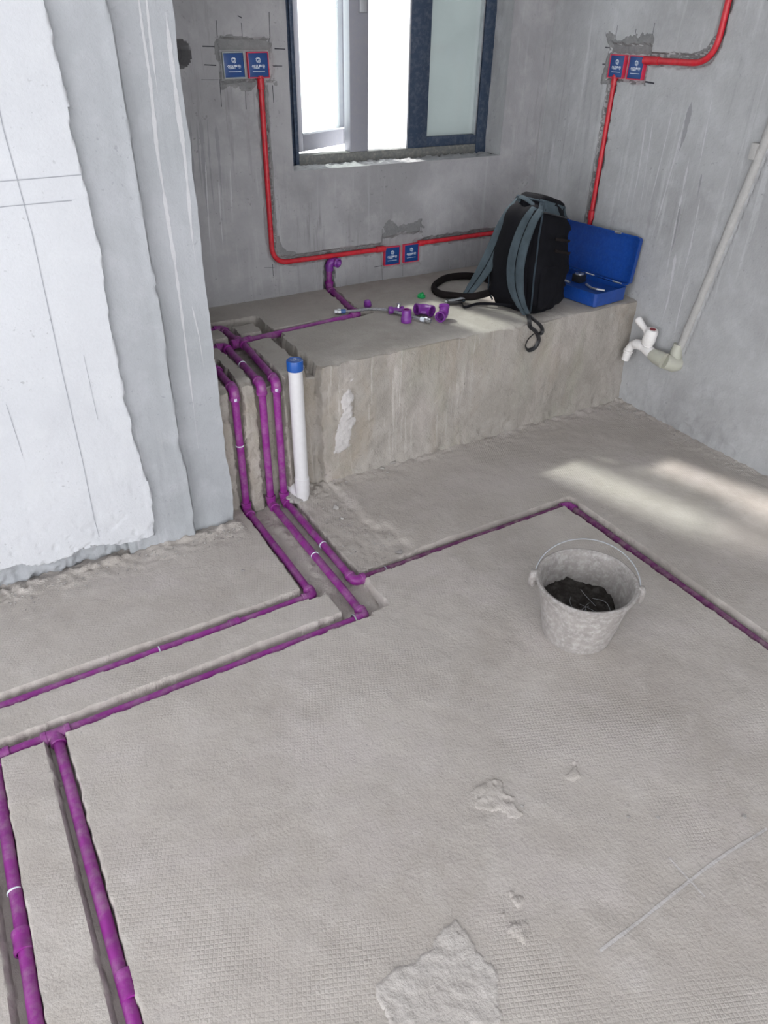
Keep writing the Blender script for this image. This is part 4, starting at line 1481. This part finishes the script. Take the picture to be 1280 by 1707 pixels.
mk('webbing_tail', sweep(bmesh.new(), catmull(loop2, 6), 0.0085, 8, flat=0.3, side=(0.5, -0.8, 0)), M['black'], bp)

# ------------------------------------------------------------------ loose fittings on the ledge
ZP = Z_PLAT + 0.001


def hollow(bm, th):
    bmesh.ops.recalc_face_normals(bm, faces=bm.faces)
    bmesh.ops.solidify(bm, geom=list(bm.faces), thickness=th)
    return bm


def loose_elbow(at, r, a, b, label):
    a, b = Vector(a).normalized(), Vector(b).normalized()
    L = r * 1.95
    path = round_path([a * L, a * (L - 0.011), a * (L - 0.0115), Vector((0, 0, 0)), b * (L - 0.0115), b * (L - 0.011), b * L], r * 0.9, 6)
    rad = [r * 1.12 if (p - a * L).length < 0.0113 or (p - b * L).length < 0.0113 else r for p in path]
    bm = sweep(bmesh.new(), path, rad, 20, cap=False)
    hollow(bm, 0.0045)
    low = min(v.co.z for v in bm.verts)
    at = Vector(at)
    bmesh.ops.translate(bm, vec=at + Vector((0, 0, -low)), verts=bm.verts)
    o = thing('pipe_elbow', at, label, 'pipe fitting', 'loose purple fittings')
    mk('elbow_shell', bm, M['purple_clean'], o)
    return o


def at_ledge(x, y):
    p = px(x, y, Z=ZP)
    p.z = ZP
    return p


loose_elbow(at_ledge(707, 524), 0.021, (-0.97, 0.05, 0.1), (0.28, -0.95, 0.0), 'loose purple elbow lying between the green cap and the hose nut')
loose_elbow(at_ledge(739, 533), 0.020, (-0.8, -0.5, 0.0), (0.25, 0.35, 0.60), 'loose purple elbow lying nearest the backpack on the ledge')
p = at_ledge(677, 537)
o = thing('pipe_coupling', p, 'loose purple coupling standing upright on the ledge beside the small tee', 'pipe fitting', 'loose purple fittings')
bm = lathe(bmesh.new(), [(0.0215, 0), (0.0225, 0.002), (0.0225, 0.020), (0.0200, 0.023), (0.0195, 0.050), (0.0185, 0.052), (0.0140, 0.052), (0.0135, 0.030), (0, 0.028)], p, (0, 0, 1), 24)
mk('coupling_shell', bm, M['purple_clean'], o)
mk('thread_ring', lathe(bmesh.new(), [(0.0140, 0.046), (0.0140, 0.053), (0.0115, 0.053), (0.0115, 0.040)], p, (0, 0, 1), 20), M['purple'], o)
p = at_ledge(660, 523)
o = thing('stop_valve', p, 'small purple valve with a steel stem lying against the upright coupling', 'valve', 'loose purple fittings')
d = Vector((0.93, -0.36, 0)).normalized()
c = p + Vector((0, 0, 0.016))
mk('valve_body', lathe(bmesh.new(), [(0, -0.032), (0.014, -0.032), (0.0155, -0.030), (0.0155, -0.016), (0.012, -0.012), (0.0125, 0.012), (0.0155, 0.016), (0.0155, 0.030), (0.014, 0.032), (0, 0.032)], c, d, 20), M['purple_clean'], o)
mk('valve_stem', lathe(bmesh.new(), [(0.010, 0), (0.010, 0.016), (0.006, 0.018), (0.006, 0.022), (0.010, 0.023), (0.011, 0.027), (0, 0.029)], c + d * 0.008, (0.25, 0.1, 0.9), 16), M['steel'], o)
p = at_ledge(613, 511)
o = thing('pipe_plug', p, 'small purple end plug near the foot of the wall pipe', 'pipe fitting', 'loose purple fittings')
mk('plug_shell', lathe(bmesh.new(), [(0.0135, 0), (0.0155, 0.002), (0.0155, 0.018), (0.0135, 0.026), (0.008, 0.029), (0, 0.030)], p, (-0.15, -0.1, 1), 20), M['purple_clean'], o)
mk('plug_rim', lathe(bmesh.new(), [(0.0155, 0.004), (0.0170, 0.005), (0.0170, 0.009), (0.0155, 0.010)], p, (-0.15, -0.1, 1), 20), M['purple_clean'], o)
p = at_ledge(702, 496)
o = thing('green_plug', p, 'bright green plastic plug on the ledge in front of the belt loop', 'pipe fitting')
mk('plug_head', lathe(bmesh.new(), [(0, 0), (0.017, 0), (0.0185, 0.003), (0.0185, 0.010), (0.0165, 0.012), (0.010, 0.012), (0.009, 0.020), (0, 0.021)], p, (0.05, -0.1, 1), 22), M['green'], o)
bm = new_box((-0.013, -0.0022, 0.010), (0.013, 0.0022, 0.0225), 0.0012)
bmesh.ops.transform(bm, matrix=Matrix.Translation(p) @ Matrix.Rotation(0.5, 4, 'Z'), verts=bm.verts)
mk('plug_grip', bm, M['green'], o)
# braided hose
hz_ = ZP + 0.012
hp_ = [px(x, y, Z=hz_) for x, y in ((574, 519), (592, 518), (612, 515.5), (635, 515.5), (652, 518), (672, 524), (690, 529), (703, 532))]
o = thing('braided_hose', hp_[0], 'grey braided flexible hose with steel nuts lying across the ledge', 'hose')
pth = catmull(hp_, 6)
mk('hose', sweep(bmesh.new(), pth, 0.0065, 12), M['braid'], o)


def hose_end(p, d, sl):
    d = d.normalized()
    mk('sleeve', lathe(bmesh.new(), [(0.0068, -0.002), (0.010, 0), (0.010, 0.020), (0.0085, 0.023)], p - d * 0.004, d, 16), M[sl], o)
    mk('nut', lathe(bmesh.new(), [(0.0085, 0.018), (0.0125, 0.018), (0.0125, 0.030), (0.0095, 0.032), (0.0095, 0.044), (0.0065, 0.044), (0.0065, 0.036), (0, 0.036)], p - d * 0.002, d, 6 if sl == 'x' else 12), M['steel'], o)


hose_end(pth[0], pth[0] - pth[2], 'blue_sleeve')
hose_end(pth[-1], pth[-1] - pth[-3], 'print')

# ------------------------------------------------------------------ mortar patches, drips, stains (thin coats lying on the walls)


def coat(surf, axis, rect, mat, parent, seed, name, thick=0.0025, step=0.005, thr=0.0, scale=14, amp=0.05, cut=None):
    us = np.arange(rect[0], rect[2], step)
    vs = np.arange(rect[1], rect[3], step)
    u, v = np.meshgrid(us, vs, indexing='ij')
    d = d_rect(u, v, rect) - amp * 0.45 + fbm(u, v, scale, seed, 4) * amp
    if cut is not None:
        d = np.minimum(d, -d_rect(u, v, cut))
    h = thick * sstep(0, 0.006, d) + fbm(u, v, 60, seed + 5, 3) * thick * 0.9 * (d > 0)
    dep = surf(u, v) - h + 0.0006 * (d <= 0)
    if axis == 'z':
        P_ = np.stack([u, v, surf(u, v) + h - 0.0006 * (d <= 0)], -1)
    else:
        P_ = np.stack([u, dep, v], -1) if axis == 'y' else np.stack([dep, u, v], -1)
    k = (np.maximum(d[:-1, :-1], d[1:, 1:]) > -0.002)
    return link_mesh(name, grid_mesh(P_, k), mat, parent)


coat(back_y, 'y', (1.028, 1.280, 1.290, 1.462), M['mortar'], wall_back, 301, 'mortar_patch', cut=(1.060, 1.318, 1.250, 1.410))
coat(back_y, 'y', (1.74, 0.655, 1.99, 0.775), M['mortar'], wall_back, 305, 'mortar_patch', amp=0.06)
coat(right_x, 'x', (2.355, 1.285, 2.645, 1.490), M['mortar'], wall_right, 309, 'mortar_patch', cut=(2.396, 1.322, 2.597, 1.414))


def front_s(x, z):
    return front_y(x, z, None)


M['skim'] = concrete('pale_skim', (0.56, 0.53, 0.525), (0.47, 0.45, 0.44), (0.62, 0.60, 0.59), bump=0.5)
coat(front_s, 'y', (1.07, 0.10, 1.19, 0.43), M['skim'], platform, 311, 'peeled_skim', 0.004, amp=0.075, scale=10)
M['splash'] = concrete('dried_splash', (0.505, 0.47, 0.445), (0.43, 0.395, 0.37), (0.55, 0.52, 0.50), bump=0.6)
M['drip'] = concrete('pale_drip', (0.54, 0.54, 0.56), (0.48, 0.48, 0.495), (0.60, 0.595, 0.62), bump=0.3)
M['drip_dim'] = concrete('grey_drip', (0.50, 0.50, 0.515), (0.45, 0.45, 0.46), (0.54, 0.54, 0.555), bump=0.3)
M['stain'] = concrete('dark_stain', (0.30, 0.30, 0.315), (0.25, 0.25, 0.26), (0.35, 0.35, 0.36), bump=0.2)


def drip_px(kind, pts, w, mat, name='mortar_drip'):
    if kind == 'col':
        q = [px(x, y, Y=2.112) for x, y in pts]
        ribbon(col_y, 'y', [(p.x, p.z) for p in q], w, M[mat], wall_left, name, taper=True, across=3)
    elif kind == 'back':
        q = [px(x, y, Y=Y_BACK) for x, y in pts]
        ribbon(back_y, 'y', [(p.x, p.z) for p in q], w, M[mat], wall_back, name, taper=True, across=3)
    else:
        q = [px(x, y, X=X_RIGHT) for x, y in pts]
        ribbon(right_x, 'x', [(p.y, p.z) for p in q], w, M[mat], wall_right, name, taper=True, across=3)


drip_px('col', [(228, -30), (236, 40), (250, 130), (262, 250), (276, 340), (292, 440), (304, 530), (318, 640), (331, 748)], 0.012, 'drip')
drip_px('col', [(242, -20), (250, 60), (258, 120), (263, 156)], 0.007, 'drip')
drip_px('col', [(276, 20), (286, 100), (298, 190), (308, 260), (316, 340)], 0.016, 'drip')
drip_px('col', [(303, 200), (312, 300), (321, 400), (327, 440)], 0.010, 'drip')
drip_px('col', [(320, 510), (332, 560), (340, 612)], 0.006, 'drip')
for pts, w in (([(1141, 197), (1128, 250), (1103, 345), (1084, 405)], 0.011), ([(1122, 178), (1108, 240), (1094, 300), (1081, 350)], 0.007), ([(1078, 190), (1066, 280), (1050, 360)], 0.009),
               ([(1088, 200), (1076, 290), (1064, 370)], 0.006), ([(1150, 260), (1136, 330), (1122, 400), (1108, 470)], 0.010), ([(1128, 420), (1114, 500), (1102, 540)], 0.016),
               ([(1168, 330), (1152, 410), (1136, 470)], 0.008), ([(1187, 160), (1174, 230), (1166, 280)], 0.006), ([(1144, 470), (1130, 530), (1118, 590)], 0.009)):
    drip_px('right', pts, w, 'drip')
for pts, w in (([(1152, 170), (1140, 225), (1131, 255)], 0.022), ([(1135, 340), (1126, 395), (1120, 420)], 0.010), ([(1170, 290), (1162, 335)], 0.008)):
    drip_px('right', pts, w, 'stain', 'stain_streak')
for pts, w in (([(316, 200), (322, 300), (330, 400)], 0.016), ([(334, 198), (340, 290), (346, 360)], 0.018), ([(345, 200), (350, 280), (357, 350)], 0.010), ([(359, 203), (366, 280), (370, 330)], 0.016), ([(327, 200), (333, 280), (338, 330)], 0.008)):
    drip_px('back', pts, w, 'stain', 'stain_streak')
for pts, w in (([(342, 270), (347, 360), (352, 430)], 0.008), ([(364, 300), (369, 380), (372, 420)], 0.007), ([(383, 280), (387, 370)], 0.006)):
    drip_px('back', pts, w, 'drip_dim')

# ------------------------------------------------------------------ rubble and pebbles


def stone(bm, c, s, n=8):
    vs = []
    for k in range(n):
        d = Vector((rng.gauss(0, 1), rng.gauss(0, 1), rng.gauss(0, 0.8))).normalized()
        vs.append(bm.verts.new(Vector(c) + Vector((d.x * s, d.y * s * 0.85, d.z * s * 0.6)) * rng.uniform(0.75, 1.15)))
    bmesh.ops.convex_hull(bm, input=vs)


def zfloor(x, y):
    return float(floor_z(np.array([x]), np.array([y]))[0])


bm = bmesh.new()
spots = []
for k in range(230):
    spots.append((X_RIGHT - 0.015 - abs(rng.gauss(0, 0.035)), rng.uniform(1.0, 2.15), rng.uniform(0.0015, 0.0045)))
for k in range(150):
    spots.append((rng.uniform(1.06, 2.6), Y_FRONT - 0.02 - abs(rng.gauss(0, 0.035)), rng.uniform(0.0015, 0.0042)))
for k in range(260):
    spots.append((rng.uniform(-0.35, 0.66), 2.06 - abs(rng.gauss(0, 0.04)), rng.uniform(0.0015, 0.0055)))
for k in range(200):
    spots.append((rng.uniform(0.88, 1.13), rng.uniform(1.66, 2.14), rng.uniform(0.0015, 0.005)))
for k in range(160):
    spots.append((rng.uniform(-0.2, 2.4), rng.uniform(0.4, 2.0), rng.uniform(0.001, 0.0028)))
for k in range(60):
    spots.append((rng.gauss(2.56, 0.04), rng.gauss(2.08, 0.05), rng.uniform(0.002, 0.006)))
for x, y, s in spots:
    if x < X_RIGHT - 0.01:
        stone(bm, (x, y, zfloor(x, y) + s * 0.35), s, 7)
o = mk('cement_crumbs', bm, M['rubble'], smooth=False)
o['kind'] = 'stuff'
tag(o, 'cement crumbs and grit scattered on the floor along the walls', 'rubble')
PEB = [((655, 776), 0.014, 'largest pale pebble of three at the foot of the ledge', None), ((637, 784), 0.011, 'mid-sized pale pebble of three at the foot of the ledge', None), ((646, 790), 0.007, 'smallest pale pebble of three at the foot of the ledge', None),
       ((560, 845), 0.016, 'larger chunk of mortar beside the white drain pipe', None), ((570, 862), 0.009, 'smaller chunk of mortar beside the white drain pipe', None),
       ((1097, 1363), 0.006, 'small grey pebble on the open floor before the bucket', 'pebbles on the open floor'), ((1238, 1362), 0.009, 'grey pebble at the end of the raised cement line on the floor', None),
       ((1048, 1362), 0.005, 'small grey pebble on the open floor before the bucket', 'pebbles on the open floor'), ((870, 1345), 0.005, 'small grey pebble on the open floor before the bucket', 'pebbles on the open floor'),
       ((665, 917), 0.014, 'flat chip of cement beside the floor pipe trench behind the bucket', None), ((405, 952), 0.007, 'dark pebble on the floor in front of the concrete column', None)]
for (x, y), s, lab, grp in PEB:
    c = px(x, y, Z=0.0)
    c.z = zfloor(c.x, c.y)
    bm = bmesh.new()
    stone(bm, (c.x, c.y, c.z + s * 0.40), s, 16)
    o = mk('pebble', bm, M['rubble'])
    tag(o, lab, 'pebble', grp)
# mortar packed round the foot of the drain pipe
bm = bmesh.new()
for k in range(9):
    a = 1.3 + k * 0.35
    stone(bm, (DX + math.cos(a) * 0.036 - 0.004, DY + math.sin(a) * 0.032 + 0.012, 0.0), 0.022, 14)
o = mk('mortar_packing', bm, M['rubble'])
tag(o, 'rough mortar packed round the foot of the white drain pipe', 'mortar')
o['kind'] = 'stuff'

# ------------------------------------------------------------------ dark strips lining the chases
cl_ = [(p.x - 0.010, p.y + 0.012) for p in round_path([(a, b, 0) for a, b in COND_L], 0.075)]
ribbon(back_y, 'y', [(1.2205, 1.30), (1.2185, 0.72)], 0.034, M['mortar'], wall_back, 'chase_lining', across=9, lift=0.0006)
ribbon(back_y, 'y', [(1.225, 0.745), (1.235, 0.695), (1.262, 0.668), (1.31, 0.653)], 0.042, M['mortar'], wall_back, 'chase_lining', across=9, lift=0.0006)
ribbon(back_y, 'y', [(1.28, 0.650), (1.755, 0.651)], 0.030, M['mortar'], wall_back, 'chase_lining', across=9, lift=0.0006)
ribbon(back_y, 'y', [(1.98, 0.653), (2.60, 0.656)], 0.026, M['mortar'], wall_back, 'chase_lining', across=9, lift=0.0006)
ribbon(back_y, 'y', [(1.477, 0.60), (1.475, 0.47)], 0.058, M['mortar'], wall_back, 'chase_lining', across=11, lift=0.0006)
ribbon(right_x, 'x', [(2.572, 1.32), (2.576, 0.70)], 0.044, M['mortar'], wall_right, 'chase_lining', across=9, lift=0.0006)
ribbon(right_x, 'x', [(2.385, 1.410), (2.18, 1.412), (2.115, 1.43), (2.078, 1.49), (2.068, 1.75)], 0.034, M['mortar'], wall_right, 'chase_lining', across=9, lift=0.0006)

# ------------------------------------------------------------------ dried mortar on the floor
coat(floor_z, 'z', (0.27, 0.30, 0.57, 0.595), M['splash'], floor, 331, 'mortar_splash', 0.0028, 0.0035, amp=0.10, scale=14)
coat(floor_z, 'z', (0.93, 0.655, 1.00, 0.72), M['floor'], floor, 335, 'mortar_splash', 0.003, 0.0035, amp=0.05, scale=22)
coat(floor_z, 'z', (0.70, 0.62, 0.84, 0.80), M['floor'], floor, 337, 'mortar_splash', 0.003, 0.0035, amp=0.12, scale=22)
coat(floor_z, 'z', (0.56, 0.44, 0.70, 0.56), M['floor'], floor, 341, 'mortar_splash', 0.003, 0.0035, amp=0.10, scale=24)
ln_ = [px(x, y, Z=0) for x, y in ((1000, 1585), (1060, 1540), (1110, 1500), (1170, 1452), (1215, 1420), (1278, 1382))]
ribbon(floor_z, 'z', [(p.x, p.y) for p in ln_], 0.007, M['skim'], floor, 'cement_line', across=3, lift=0.0012)
ln_ = [px(x, y, Z=0) for x, y in ((1115, 1430), (1150, 1468), (1175, 1495))]
ribbon(floor_z, 'z', [(p.x, p.y) for p in ln_], 0.005, M['skim'], floor, 'cement_line', across=3, lift=0.0012)
